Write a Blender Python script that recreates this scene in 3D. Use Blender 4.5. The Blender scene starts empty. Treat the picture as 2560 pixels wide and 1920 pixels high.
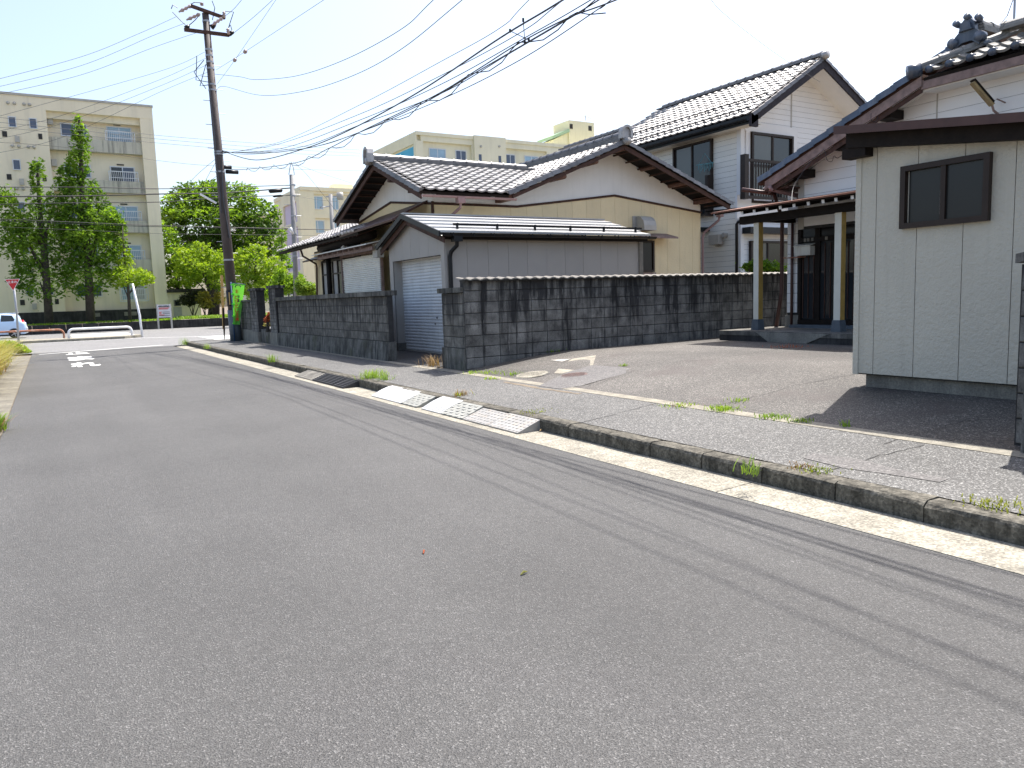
import bpy, bmesh, math, random
import numpy as np
from mathutils import Vector, Matrix

random.seed(7)
rng = np.random.default_rng(7)
SC = bpy.context.scene
COL = SC.collection

# ------------------------------------------------------------------ camera
FPX, YAW, PITCH, ROLL, EYE = 1893.7, 31.1972, 6.56702, -1.88008, 1.5
_y, _p, _r = map(math.radians, (YAW, PITCH, ROLL))
FWD = Vector((math.sin(_y) * math.cos(_p), math.cos(_y) * math.cos(_p), -math.sin(_p)))
_rt = Vector((math.cos(_y), -math.sin(_y), 0))
_up = _rt.cross(FWD)
RT = math.cos(_r) * _rt + math.sin(_r) * _up
UP = -math.sin(_r) * _rt + math.cos(_r) * _up
EYEP = Vector((0, 0, EYE))
cam_d = bpy.data.cameras.new('camera')
cam = bpy.data.objects.new('camera', cam_d)
COL.objects.link(cam)
m3 = Matrix((RT, UP, -FWD)).transposed()
cam.matrix_world = Matrix.Translation(EYEP) @ m3.to_4x4()
cam_d.sensor_width = 36
cam_d.lens = 36 * FPX / 2560
cam_d.clip_start, cam_d.clip_end = 0.05, 3000
SC.camera = cam
SC.render.resolution_x, SC.render.resolution_y = 1024, 768

# ------------------------------------------------------------------ light
SUN_AZ, SUN_EL = 22.0, 64.0          # azimuth counted from +x towards +y
w = bpy.data.worlds.new('World')
SC.world = w
w.use_nodes = True
nt = w.node_tree
bg = nt.nodes['Background']
sky = nt.nodes.new('ShaderNodeTexSky')
sky.sky_type = 'NISHITA'
sky.sun_disc = False
sky.sun_elevation = math.radians(SUN_EL)
sky.sun_rotation = math.radians(90 - SUN_AZ)
sky.altitude = 0
sky.air_density = 1.0
sky.dust_density = 3.4
sky.ozone_density = 1.0
nt.links.new(sky.outputs[0], bg.inputs[0])
bg.inputs[1].default_value = 0.125
sd = bpy.data.lights.new('sun', 'SUN')
sd.energy = 3.8
sd.angle = math.radians(0.5)
sd.color = (1, 0.97, 0.93)
sun = bpy.data.objects.new('sun', sd)
COL.objects.link(sun)
_a, _e = math.radians(SUN_AZ), math.radians(SUN_EL)
SUND = Vector((math.cos(_a) * math.cos(_e), math.sin(_a) * math.cos(_e), math.sin(_e)))
sun.rotation_euler = SUND.to_track_quat('Z', 'Y').to_euler()
sun.location = (0, 0, 60)
SC.view_settings.view_transform = 'Standard'
SC.view_settings.look = 'None'
SC.view_settings.exposure = 1.26
SC.view_settings.use_white_balance = True
SC.view_settings.white_balance_temperature = 6660
SC.view_settings.white_balance_tint = 10
SC.view_settings.gamma = 1

# ------------------------------------------------------------------ measuring: a sight line cut with a real plane
def ray(px, py):
    return (px - 1280) / FPX * RT - (py - 960) / FPX * UP + FWD
def X(px, py, x):
    d = ray(px, py); return EYEP + d * (x / d.x)
def Y(px, py, y):
    d = ray(px, py); return EYEP + d * (y / d.y)
def Z(px, py, z):
    d = ray(px, py); return EYEP + d * ((z - EYE) / d.z)
def V(*a): return Vector(a)
ZUP = Vector((0, 0, 1))

# ------------------------------------------------------------------ mesh builder
class MB:
    def __init__(s): s.v, s.f = [], []
    def add(s, vs, fs):
        n = len(s.v); s.v += [tuple(p) for p in vs]; s.f += [tuple(n + i for i in f) for f in fs]; return s
    def quad(s, *p): return s.add(p, [tuple(range(len(p)))])
    def box(s, x0, x1, y0, y1, z0, z1):
        return s.add([(x0,y0,z0),(x1,y0,z0),(x1,y1,z0),(x0,y1,z0),(x0,y0,z1),(x1,y0,z1),(x1,y1,z1),(x0,y1,z1)],
                     [(0,3,2,1),(4,5,6,7),(0,1,5,4),(1,2,6,5),(2,3,7,6),(3,0,4,7)])
    def prism(s, poly, off):
        off = Vector(off); n = len(poly); b = [Vector(p) + off for p in poly]
        return s.add([Vector(p) for p in poly] + b,
                     [tuple(range(n)), tuple(range(2*n-1, n-1, -1))] + [(i, i+n, (i+1) % n + n, (i+1) % n) for i in range(n)])
    def bar(s, a, b, wd, ht, up=ZUP):
        a, b = Vector(a), Vector(b); d = (b - a).normalized(); e = d.cross(up)
        e = e.normalized() if e.length > 1e-6 else Vector((1,0,0)); u = e.cross(d).normalized()
        e *= wd/2; u *= ht/2
        return s.prism([a-e-u, a+e-u, a+e+u, a-e+u], b-a)
    def tube(s, pts, r, n=6, caps=True):
        pts = [Vector(p) for p in pts]; rs = r if isinstance(r, (list, tuple)) else [r]*len(pts)
        base = len(s.v); prev = None
        for i, p in enumerate(pts):
            d = (pts[min(i+1, len(pts)-1)] - pts[max(i-1, 0)]).normalized()
            if prev is None:
                e = d.cross(ZUP)
                if e.length < 1e-3: e = d.cross(Vector((1,0,0)))
            else: e = prev - d * prev.dot(d)
            e.normalize(); prev = e; u = d.cross(e)
            for k in range(n):
                t = 2*math.pi*k/n
                s.v.append(tuple(p + (e*math.cos(t) + u*math.sin(t))*rs[i]))
        for i in range(len(pts)-1):
            for k in range(n):
                k2 = (k+1) % n
                s.f.append((base+i*n+k, base+i*n+k2, base+(i+1)*n+k2, base+(i+1)*n+k))
        if caps:
            s.f.append(tuple(base+k for k in range(n))[::-1]); s.f.append(tuple(base+(len(pts)-1)*n+k for k in range(n)))
        return s

class Fr:                                   # a wall's own frame: u along, v up, w out of the wall
    def __init__(s, o, e, n): s.o, s.e, s.n = Vector(o), Vector(e), Vector(n)
    def p(s, u, v, w=0): return s.o + s.e*u + ZUP*v + s.n*w
    def box(s, mb, u0, u1, v0, v1, w0, w1):
        return mb.prism([s.p(u0,v0,w0), s.p(u1,v0,w0), s.p(u1,v1,w0), s.p(u0,v1,w0)], s.n*(w1-w0))
    def poly(s, mb, pts, w0, w1):
        return mb.prism([s.p(u, v, w0) for u, v in pts], s.n*(w1-w0))
def WX(x): return Fr((x,0,0), (0,1,0), (-1,0,0))     # wall facing the road, u = y
def WY(y): return Fr((0,y,0), (1,0,0), (0,-1,0))     # wall facing down the road, u = x

ORG = {}
def obj(name, mb, mat, parent=None, smooth=False, kind=None, fix=True):
    me = bpy.data.meshes.new(name)
    org = ORG.get(parent.name, Vector()) if parent else (mb.org if hasattr(mb, 'org') else Vector())
    vs = mb.v if isinstance(mb, MB) else mb[0]; fs = mb.f if isinstance(mb, MB) else mb[1]
    if org.length > 0: vs = [(a-org.x, b-org.y, c-org.z) for a, b, c in vs]
    me.from_pydata(vs, [], fs)
    if fix:
        bm = bmesh.new(); bm.from_mesh(me); bmesh.ops.recalc_face_normals(bm, faces=bm.faces); bm.to_mesh(me); bm.free()
    if smooth:
        me.polygons.foreach_set('use_smooth', [True]*len(me.polygons))
    me.materials.append(mat)
    o = bpy.data.objects.new(name, me); COL.objects.link(o)
    if parent: o.parent = parent; ORG[o.name] = org
    else:
        o.location = org; ORG[o.name] = org
    if kind: o['kind'] = kind
    return o
def nparr(name, vs, fs, mat, parent=None, kind=None, smooth=False):   # quick big mesh, vs (n,3), fs (m,k)
    org = ORG.get(parent.name, Vector()) if parent else Vector()
    me = bpy.data.meshes.new(name)
    vs = np.asarray(vs, dtype=np.float64) - np.array(org); fs = np.asarray(fs, dtype=np.int32); k = fs.shape[1]
    me.vertices.add(len(vs)); me.vertices.foreach_set('co', vs.ravel())
    me.loops.add(fs.size); me.loops.foreach_set('vertex_index', fs.ravel())
    me.polygons.add(len(fs)); me.polygons.foreach_set('loop_start', np.arange(0, fs.size, k, dtype=np.int32))
    me.update(calc_edges=True); me.materials.append(mat)
    if smooth: me.polygons.foreach_set('use_smooth', [True]*len(me.polygons))
    o = bpy.data.objects.new(name, me); COL.objects.link(o)
    if parent: o.parent = parent; ORG[o.name] = org
    else: ORG[o.name] = org
    if kind: o['kind'] = kind
    return o
def tag(o, label, cat, group=None):
    o['label'] = label; o['category'] = cat
    if group: o['group'] = group
    return o
def thing(name, label, cat, loc=(0,0,0), group=None):
    o = bpy.data.objects.new(name, None); COL.objects.link(o)
    o.empty_display_size = .1; o.location = loc; ORG[o.name] = Vector(loc)
    return tag(o, label, cat, group)
def piece(name, me, mat4, parent):
    o = bpy.data.objects.new(name, me); COL.objects.link(o); o.parent = parent
    o.matrix_local = Matrix.Translation(-ORG[parent.name]) @ mat4
    ORG[o.name] = ORG[parent.name]; return o
def mesh_of(name, mb, mat, smooth=False):
    me = bpy.data.meshes.new(name); me.from_pydata(mb.v, [], mb.f)
    bm = bmesh.new(); bm.from_mesh(me); bmesh.ops.recalc_face_normals(bm, faces=bm.faces); bm.to_mesh(me); bm.free()
    if smooth: me.polygons.foreach_set('use_smooth', [True]*len(me.polygons))
    me.materials.append(mat); return me
def basis(o, a, b, c):
    m = Matrix((a, b, c)).transposed().to_4x4(); m.translation = o; return m
def clip(poly, ax, lo, hi):
    def half(ps, f):
        out = []
        for i in range(len(ps)):
            a, b = ps[i], ps[(i+1) % len(ps)]; fa, fb = f(a), f(b)
            if fa >= 0: out.append(a)
            if (fa >= 0) != (fb >= 0):
                t = fa/(fa-fb); out.append((a[0]+(b[0]-a[0])*t, a[1]+(b[1]-a[1])*t))
        return out
    ps = half(poly, lambda p: p[ax]-lo)
    return half(ps, lambda p: hi-p[ax]) if ps else ps

# ------------------------------------------------------------------ materials
def newmat(name):
    m = bpy.data.materials.new(name); m.use_nodes = True
    t = m.node_tree; b = t.nodes['Principled BSDF']; return m, t, b
def node(t, typ, **kw):
    n = t.nodes.new(typ)
    for k, v in kw.items():
        if k in n.inputs.keys(): n.inputs[k].default_value = v
        else: setattr(n, k, v)
    return n
def pos(t, sx=1, sy=1, sz=1):
    g = t.nodes.new('ShaderNodeNewGeometry'); mp = t.nodes.new('ShaderNodeMapping')
    mp.inputs['Scale'].default_value = (sx, sy, sz)
    t.links.new(g.outputs['Position'], mp.inputs['Vector']); return mp.outputs[0]
def ramp(t, inp, stops):
    r = t.nodes.new('ShaderNodeValToRGB'); el = r.color_ramp.elements
    while len(el) < len(stops): el.new(0.5)
    for e, (p, c) in zip(el, stops):
        e.position = p; e.color = (*c, 1) if len(c) == 3 else c
    t.links.new(inp, r.inputs[0]); return r.outputs[0]
def gray(v): return (v, v, v)
def mix(t, fac, a, b, mode='MIX'):
    n = t.nodes.new('ShaderNodeMix'); n.data_type = 'RGBA'; n.blend_type = mode
    for sock, val in ((n.inputs[0], fac), (n.inputs[6], a), (n.inputs[7], b)):
        if hasattr(val, 'is_linked') or hasattr(val, 'node'): t.links.new(val, sock)
        elif isinstance(val, (int, float)): sock.default_value = val
        else: sock.default_value = (*val, 1)
    return n.outputs[2]
def noise(t, vec, scale, detail=3, rough=.55):
    n = node(t, 'ShaderNodeTexNoise', Scale=scale, Detail=detail, Roughness=rough)
    t.links.new(vec, n.inputs['Vector']); return n.outputs['Fac']
def voro(t, vec, scale, feature='F1'):
    n = t.nodes.new('ShaderNodeTexVoronoi'); n.feature = feature; n.inputs['Scale'].default_value = scale
    t.links.new(vec, n.inputs['Vector']); return n.outputs
def bump(t, b, h, strength=.3, dist=.01):
    n = node(t, 'ShaderNodeBump', Strength=strength, Distance=dist)
    t.links.new(h, n.inputs['Height']); t.links.new(n.outputs[0], b.inputs['Normal'])
def rnd(t):
    return t.nodes.new('ShaderNodeObjectInfo').outputs['Random']

def simple(name, col, rough=.6, var=.12, scale=3, metal=0, bumps=None, spec=.5, objvar=0, streak=0, stain=None, sf=9):
    m, t, b = newmat(name)
    p = pos(t); n1 = noise(t, p, scale, 4)
    c = mix(t, ramp(t, n1, [(.3, gray(0)), (.7, gray(1))]), [x*(1-var) for x in col], [min(1, x*(1+var)) for x in col])
    if streak:
        n2 = noise(t, pos(t, sf, sf, .7*sf/9), 1, 4)
        c = mix(t, ramp(t, n2, [(.5, gray(0)), (.72, gray(streak))]), c, stain or [x*.35 for x in col])
    if objvar:
        r = ramp(t, rnd(t), [(0, gray(1-objvar)), (1, gray(1+0))])
        c = mix(t, 1.0, c, r, 'MULTIPLY')
    t.links.new(c, b.inputs['Base Color'])
    b.inputs['Roughness'].default_value = rough; b.inputs['Metallic'].default_value = metal
    b.inputs['Specular IOR Level'].default_value = spec
    if bumps: bump(t, b, noise(t, p, bumps[0], 3), bumps[1], bumps[2] if len(bumps) > 2 else .005)
    return m

def asphalt(name, base, stone, tint=(1,1,1), vs=95, patch=.25, bstr=.5, dirt=None, light=.3, tracks=False):
    m, t, b = newmat(name)
    p = pos(t)
    v = voro(t, p, vs); n_f = noise(t, p, vs*.8, 3, .7); n_b = noise(t, p, .5, 4); n_m = noise(t, p, 14, 4)
    sep = t.nodes.new('ShaderNodeSeparateColor'); t.links.new(v['Color'], sep.inputs[0])
    g = ramp(t, sep.outputs[0], [(0, gray(base*.72)), (.45, gray(base)), (1-light, gray(base*1.2)), (1, gray(stone))])
    g = mix(t, ramp(t, n_f, [(.33, gray(.85)), (.5, gray(0))]), g, gray(base*.34))
    big = ramp(t, n_b, [(.3, gray(1-patch)), (.7, gray(1+0))])
    g = mix(t, 1.0, g, big, 'MULTIPLY')
    g = mix(t, 1.0, g, ramp(t, n_m, [(.3, gray(.86)), (.7, gray(1))]), 'MULTIPLY')
    g = mix(t, 1.0, g, tint, 'MULTIPLY')
    if tracks:
        wl = noise(t, pos(t, 1.1, .06, 1), 1, 2)
        g = mix(t, 1.0, g, ramp(t, wl, [(.36, gray(.87)), (.64, gray(1))]), 'MULTIPLY')
        ws = noise(t, pos(t, 1, .5, 1), 1.1, 6, .65)
        g = mix(t, ramp(t, ws, [(.60, gray(0)), (.74, gray(.35))]), g, gray(.055))
    if dirt:
        d = noise(t, p, 1.3, 5); g = mix(t, ramp(t, d, [(.52, gray(0)), (.68, gray(.65))]), g, dirt)
    t.links.new(g, b.inputs['Base Color'])
    b.inputs['Roughness'].default_value = .72; b.inputs['Specular IOR Level'].default_value = .4
    bump(t, b, v['Distance'], bstr, .006)
    return m

def concrete(name, lo, hi, rough=.85, ztop=0, zmid=0, perobj=0, streak=.6, scale=2.2, dark=(.03,.03,.034), objvar=.35, moss=0, pebble=0, tint=(1,1,1), darkamt=(.42,.62)):
    m, t, b = newmat(name)
    p = pos(t)
    n1 = noise(t, p, scale, 5, .6)
    c = mix(t, ramp(t, n1, [(.3, gray(0)), (.7, gray(1))]), lo, hi)
    fine = noise(t, p, 60, 3)
    c = mix(t, 1.0, c, ramp(t, fine, [(.25, gray(.6)), (.6, gray(1))]), 'MULTIPLY')
    if streak:
        s1 = noise(t, pos(t, 7, 7, .9), 1, 5, .65)
        if perobj:
            a_ = t.nodes.new('ShaderNodeMath'); a_.operation = 'MULTIPLY_ADD'; a_.inputs[1].default_value = perobj; a_.inputs[2].default_value = -perobj/2
            t.links.new(rnd(t), a_.inputs[0]); b_ = t.nodes.new('ShaderNodeMath'); b_.operation = 'ADD'
            t.links.new(a_.outputs[0], b_.inputs[0]); t.links.new(s1, b_.inputs[1]); s1 = b_.outputs[0]
        if ztop:
            gx = t.nodes.new('ShaderNodeNewGeometry'); sx_ = t.nodes.new('ShaderNodeSeparateXYZ'); t.links.new(gx.outputs['Position'], sx_.inputs[0])
            mr = t.nodes.new('ShaderNodeMapRange'); mr.inputs[1].default_value = zmid; mr.inputs[2].default_value = zmid+.85; mr.inputs[3].default_value = -.02; mr.inputs[4].default_value = ztop
            t.links.new(sx_.outputs[2], mr.inputs[0]); b_ = t.nodes.new('ShaderNodeMath'); b_.operation = 'ADD'
            t.links.new(mr.outputs[0], b_.inputs[0]); t.links.new(s1, b_.inputs[1]); s1 = b_.outputs[0]
        c = mix(t, ramp(t, s1, [(darkamt[0], gray(0)), (darkamt[1], gray(streak))]), c, dark)
        s2 = noise(t, pos(t, 11, 11, 1.6), 1.3, 4, .7)
        c = mix(t, ramp(t, s2, [(.62, gray(0)), (.78, gray(streak*.5))]), c, [min(1, x*1.9) for x in hi])
    if moss:
        s3 = noise(t, p, 1.7, 5); c = mix(t, ramp(t, s3, [(.55, gray(0)), (.7, gray(moss))]), c, (.06,.065,.025))
    if objvar:
        c = mix(t, 1.0, c, ramp(t, rnd(t), [(0, gray(1-objvar)), (1, gray(1))]), 'MULTIPLY')
    hgt = fine
    if pebble:
        v = voro(t, p, pebble); hgt = v['Distance']
        sep = t.nodes.new('ShaderNodeSeparateColor'); t.links.new(v['Color'], sep.inputs[0])
        c = mix(t, 1.0, c, ramp(t, sep.outputs[0], [(0, gray(.55)), (1, gray(1))]), 'MULTIPLY')
    c = mix(t, 1.0, c, tint, 'MULTIPLY')
    t.links.new(c, b.inputs['Base Color'])
    b.inputs['Roughness'].default_value = rough; b.inputs['Specular IOR Level'].default_value = .2
    bump(t, b, hgt, .45, .006)
    return m

def leafmat(name, c1, c2, trans=.45):
    m, t, b = newmat(name)
    p = pos(t); n1 = noise(t, p, 1.1, 3); n2 = noise(t, p, 9, 2)
    f = mix(t, .45, n1, n2)
    c = ramp(t, f, [(.36, c1), (.62, c2)])
    t.links.new(c, b.inputs['Base Color']); b.inputs['Roughness'].default_value = .55
    b.inputs['Specular IOR Level'].default_value = .3
    tr = t.nodes.new('ShaderNodeBsdfTranslucent'); t.links.new(mix(t, 1.0, c, (1.0,1.0,.45), 'MULTIPLY'), tr.inputs[0])
    ms = t.nodes.new('ShaderNodeMixShader'); ms.inputs[0].default_value = trans
    t.links.new(b.outputs[0], ms.inputs[1]); t.links.new(tr.outputs[0], ms.inputs[2])
    t.links.new(ms.outputs[0], t.nodes['Material Output'].inputs[0])
    return m
def glass(name, col=(.02,.024,.028), rough=.04, spec=.6):
    m, t, b = newmat(name)
    n1 = noise(t, pos(t), .8, 2)
    t.links.new(mix(t, n1, [x*.8 for x in col], [x*1.2 for x in col]), b.inputs['Base Color'])
    b.inputs['Roughness'].default_value = rough; b.inputs['Specular IOR Level'].default_value = spec
    return m
def stipple(name, col, scale, strength=.5, var=.06, dist=.006, objvar=.06, dirt=.0):
    m, t, b = newmat(name)
    p = pos(t); n1 = noise(t, p, 1.5, 4)
    c = mix(t, ramp(t, n1, [(.3, gray(0)), (.7, gray(1))]), [x*(1-var) for x in col], [x*(1+var) for x in col])
    c = mix(t, 1.0, c, ramp(t, rnd(t), [(0, gray(1-objvar)), (1, gray(1))]), 'MULTIPLY')
    if dirt:
        s1 = noise(t, pos(t, 8, 8, .5), 1, 4)
        c = mix(t, ramp(t, s1, [(.56, gray(0)), (.8, gray(dirt))]), c, [x*.55 for x in col])
    t.links.new(c, b.inputs['Base Color']); b.inputs['Roughness'].default_value = .55
    n = noise(t, p, scale, 2); bump(t, b, ramp(t, n, [(.35, gray(0)), (.65, gray(1))]), strength, dist)
    return m

M = {}
M['road'] = asphalt('road_asphalt', .098, .22, (1,.985,.96), vs=165, patch=.24, bstr=.8, light=.13, tracks=True)
M['road2'] = asphalt('crossing_asphalt', .19, .34, (1,.99,.98), vs=60, patch=.15, bstr=.3)
M['walk'] = asphalt('pavement_asphalt', .10, .36, (1,.985,.94), vs=95, patch=.25, bstr=.7, light=.3)
M['lot'] = asphalt('driveway_asphalt', .095, .33, (1,.925,.83), vs=95, patch=.5, bstr=.6, dirt=(.06,.049,.045), light=.3)
M['patch'] = asphalt('asphalt_patch', .115, .22, (1,.95,.92), vs=70, patch=.1, bstr=.3)
M['apron'] = asphalt('garage_apron', .055, .12, (1,.95,.9), vs=60, patch=.3, bstr=.4)
M['gutter'] = concrete('gutter_concrete', (.35,.325,.265), (.52,.485,.40), streak=.25, scale=3, objvar=.08, pebble=70)
M['strip'] = concrete('edging_concrete', (.25,.23,.19), (.40,.37,.30), streak=.25, scale=5, objvar=.1)
M['kerb'] = concrete('kerb_concrete', (.10,.093,.075), (.27,.25,.205), streak=.6, scale=14, objvar=.15, pebble=55, dark=(.03,.028,.022))
M['verge'] = concrete('verge_concrete', (.12,.11,.088), (.26,.24,.19), streak=.5, scale=1.5, objvar=0, dark=(.09,.085,.08))
M['block'] = concrete('weathered_block', (.11,.106,.10), (.34,.33,.305), streak=.9, scale=4, dark=(.022,.022,.024), objvar=.32, darkamt=(.49,.66), ztop=.13, zmid=.95, perobj=.08)
M['blockl'] = concrete('weathered_block_light', (.12,.115,.105), (.31,.295,.265), streak=.85, scale=5, dark=(.035,.034,.034), objvar=.45, darkamt=(.49,.66), ztop=.12, zmid=.8, perobj=.14)
M['footing'] = concrete('footing_concrete', (.07,.068,.062), (.24,.235,.215), streak=.8, scale=3, objvar=.1, moss=.6, dark=(.028,.028,.026), darkamt=(.46,.62))
M['mortar'] = simple('mortar', (.035,.034,.033), .9, .3, 8)
M['plinth'] = concrete('plinth_concrete', (.20,.19,.165), (.32,.31,.27), streak=.3, scale=2, objvar=.1)
M['slab'] = concrete('porch_concrete', (.10,.095,.085), (.30,.285,.25), streak=.45, scale=3, objvar=.1, moss=.2)
M['retain'] = concrete('retaining_concrete', (.035,.034,.034), (.085,.083,.08), streak=.5, scale=2, objvar=.2, dark=(.014,.014,.015))
M['dirt'] = simple('dirt', (.15,.12,.085), .95, .35, 4, bumps=(30,.5))
M['lawn'] = simple('lawn_soil', (.10,.16,.035), .95, .4, 3, bumps=(30,.5))
M['white_line'] = simple('road_paint', (.74,.74,.71), .7, .12, 25, bumps=(90,.3))
M['yellow'] = stipple('yellow_panel', (.80,.66,.40), 26, .35, .05, .006, .05, dirt=.25)
M['plaster'] = simple('cream_plaster', (.84,.83,.79), .8, .05, 1.2, streak=.12, stain=(.5,.49,.46), bumps=(60,.12))
M['garage'] = stipple('grey_panel', (.385,.36,.33), 90, .25, .04, .004, .05)
M['shed'] = stipple('shed_panel', (.505,.475,.395), 30, .5, .05, .008, .03, dirt=.3)
M['siding'] = simple('white_siding', (.84,.81,.73), .5, .04, 1.5, objvar=.05, streak=.1, stain=(.6,.58,.52))
M['siding2'] = simple('white_siding_cool', (.82,.82,.81), .5, .04, 1.5, objvar=.05)
M['tile'] = simple('roof_tile', (.40,.39,.38), .48, .25, 7, metal=.25, spec=.8, objvar=.4)
M['tile_r'] = simple('ridge_tile', (.19,.185,.185), .45, .25, 5, metal=.3, spec=.5, objvar=.3)
M['tileb'] = simple('blue_roof_tile', (.062,.085,.125), .34, .3, 6, spec=.7, objvar=.3, streak=.25, stain=(.3,.29,.27))
M['tilew'] = simple('weathered_roof_tile', (.20,.195,.18), .58, .3, 12, spec=.5, objvar=.2)
M['darkwood'] = simple('dark_wood', (.013,.009,.007), .7, .35, 9, bumps=(30,.3), spec=.2)
M['brownwood'] = simple('brown_wood', (.070,.034,.024), .65, .3, 9, bumps=(30,.3), objvar=.15, spec=.25)
M['logwood'] = simple('log_wood', (.16,.075,.05), .55, .35, 7, bumps=(24,.35), objvar=.2)
M['greywood'] = simple('weathered_wood', (.24,.165,.145), .7, .3, 8, bumps=(40,.4))
M['barge'] = simple('dark_bargeboard', (.026,.021,.026), .65, .4, 10, bumps=(25,.3), spec=.25)
M['brown_metal'] = simple('brown_metal', (.075,.036,.030), .42, .15, 5, spec=.35)
M['pink_pipe'] = simple('faded_brown_pipe', (.27,.165,.155), .5, .12, 5)
M['black'] = simple('black_metal', (.010,.011,.013), .4, .2, 5, spec=.3)
M['copper'] = simple('copper_sheet', (.20,.085,.055), .5, .25, 5, metal=.2)
M['roofmetal'] = simple('sheet_roof', (.42,.43,.44), .34, .08, 2, metal=.7, spec=.7)
M['shutter'] = simple('galvanised_slat', (.66,.67,.67), .45, .08, 3, metal=.0, streak=.15)
M['corr'] = simple('white_corrugated_sheet', (.80,.79,.74), .35, .06, 2, streak=.15, stain=(.5,.48,.42))
M['caps'] = simple('capping_sheet', (.17,.155,.13), .55, .25, 6)
M['frame_b'] = simple('bronze_frame', (.026,.016,.012), .45, .15, 6, spec=.3)
M['frame_w'] = simple('aluminium_frame', (.62,.64,.66), .4, .06, 6, metal=.3)
M['glass'] = glass('window_glass', (.02,.024,.028))
M['glass_g'] = glass('grey_glass', (.10,.105,.10), .05)
M['glass_f'] = glass('frosted_glass', (.018,.019,.020), .22, .35)
M['glass_c'] = glass('curtain_reflection_glass', (.30,.44,.54), .08, .5)  # pale blue base colours in the curtains together with the window reflections
M['glass_d'] = glass('dark_blue_glass', (.07,.09,.14), .06, .6)
M['paper'] = simple('pale_screen', (.42,.41,.40), .5, .1, 4)
M['apt'] = simple('apartment_wall', (.80,.71,.53), .75, .07, .35, streak=.25, stain=(.40,.37,.30), sf=2.2)
M['apt_band'] = simple('stained_band', (.52,.49,.40), .8, .12, .6, streak=.75, stain=(.16,.15,.135), sf=5)
M['apt_l'] = simple('pale_apartment_wall', (.80,.74,.54), .75, .06, .35, streak=.22, stain=(.5,.46,.34), sf=2)
M['apt_p'] = simple('purple_apartment_panel', (.56,.50,.62), .75, .06, .4)
M['apt_b'] = simple('sky_blue_panel', (.07,.42,.62), .7, .06, .4)
M['apt_g'] = simple('green_roof_edge', (.33,.48,.30), .6, .06, .5)
M['apt_y'] = simple('yellow_penthouse_wall', (.74,.70,.48), .7, .05, .5, streak=.3, stain=(.5,.47,.27))
M['rail'] = simple('white_railing', (.68,.69,.70), .4, .05, 5)
M['vent'] = simple('vent_metal', (.42,.40,.36), .5, .1, 5)
M['pole'] = simple('brown_pole', (.085,.066,.060), .7, .2, 4, streak=.3, bumps=(40,.2))
M['cpole'] = simple('concrete_pole', (.27,.265,.26), .75, .12, 4, streak=.4, bumps=(40,.2))
M['wire'] = simple('cable', (.012,.013,.016), .5, .1, 3)
M['wirel'] = simple('grey_wire', (.05,.055,.065), .5, .1, 3)
M['steel'] = simple('galvanised_steel', (.38,.39,.41), .45, .1, 5, metal=.5)
M['insul'] = simple('porcelain', (.42,.32,.29), .3, .15, 8)
M['rust'] = simple('rusty_rail', (.30,.12,.065), .7, .4, 6, streak=.5, stain=(.6,.55,.5))
M['wrail'] = simple('white_guard_paint', (.74,.75,.78), .4, .05, 6)
M['red'] = simple('sign_red', (.55,.02,.025), .4, .05, 5)
M['white'] = simple('white_paint', (.80,.80,.80), .4, .04, 5)
M['checkd'] = simple('worn_tread', (.22,.215,.20), .55, .3, 30)
M['plate'] = simple('white_step_plate', (.58,.58,.57), .35, .04, 8)
M['rubber'] = simple('black_rubber', (.028,.028,.03), .6, .2, 8)
M['checker'] = simple('grey_step_plastic', (.29,.29,.26), .55, .15, 8)
M['diamond'] = simple('steel_step_plate', (.33,.32,.30), .5, .15, 7, metal=.2, streak=.5, stain=(.45,.36,.26))
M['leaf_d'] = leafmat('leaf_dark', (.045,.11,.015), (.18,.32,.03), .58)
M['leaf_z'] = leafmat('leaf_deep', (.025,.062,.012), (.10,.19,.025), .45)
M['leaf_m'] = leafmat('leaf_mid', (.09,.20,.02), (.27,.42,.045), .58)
M['leaf_y'] = leafmat('leaf_yellow_green', (.14,.26,.02), (.36,.48,.045), .55)
M['leaf_o'] = leafmat('leaf_olive', (.12,.13,.02), (.36,.31,.05), .4)
M['leaf_b'] = leafmat('leaf_bright', (.13,.24,.03), (.30,.43,.07), .45)
M['leaf_k'] = leafmat('leaf_blackish', (.02,.03,.012), (.05,.055,.02), .25)
M['leaf_r'] = leafmat('leaf_red', (.35,.05,.03), (.50,.14,.06), .35)
M['straw'] = leafmat('straw_grass', (.26,.26,.07), (.52,.46,.17), .4)
M['dry'] = leafmat('dry_grass', (.20,.12,.06), (.40,.27,.13), .3)
M['bark'] = simple('bark', (.055,.045,.037), .9, .3, 5, bumps=(20,.6))
M['banner'] = leafmat('lime_banner', (.20,.80,.12), (.30,.88,.16), .6)
M['ink_r'] = simple('red_ink', (.62,.03,.015), .7, .05, 6)
M['ink_k'] = simple('black_ink', (.03,.04,.04), .7, .05, 6)
M['navy'] = simple('blue_plastic', (.02,.07,.16), .5, .1, 6)
M['stake'] = simple('yellowed_timber', (.52,.33,.11), .7, .12, 6)
M['car'] = simple('pale_blue_paint', (.48,.64,.84), .18, .02, 3, spec=.7)
M['carw'] = simple('white_car_trim', (.80,.80,.80), .25, .02, 3, spec=.6)
M['tyre'] = simple('tyre_rubber', (.015,.015,.016), .8, .2, 6)
M['alloy'] = simple('alloy_wheel', (.55,.56,.58), .3, .05, 6, metal=.6)
M['tail'] = simple('tail_lamp', (.60,.02,.02), .2, .05, 6)
M['post'] = simple('cream_post', (.66,.64,.55), .5, .06, 5)
M['ochre'] = simple('ochre_wood', (.42,.27,.07), .55, .15, 8)
M['slate'] = simple('slate_boot', (.09,.11,.13), .5, .15, 8)
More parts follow.
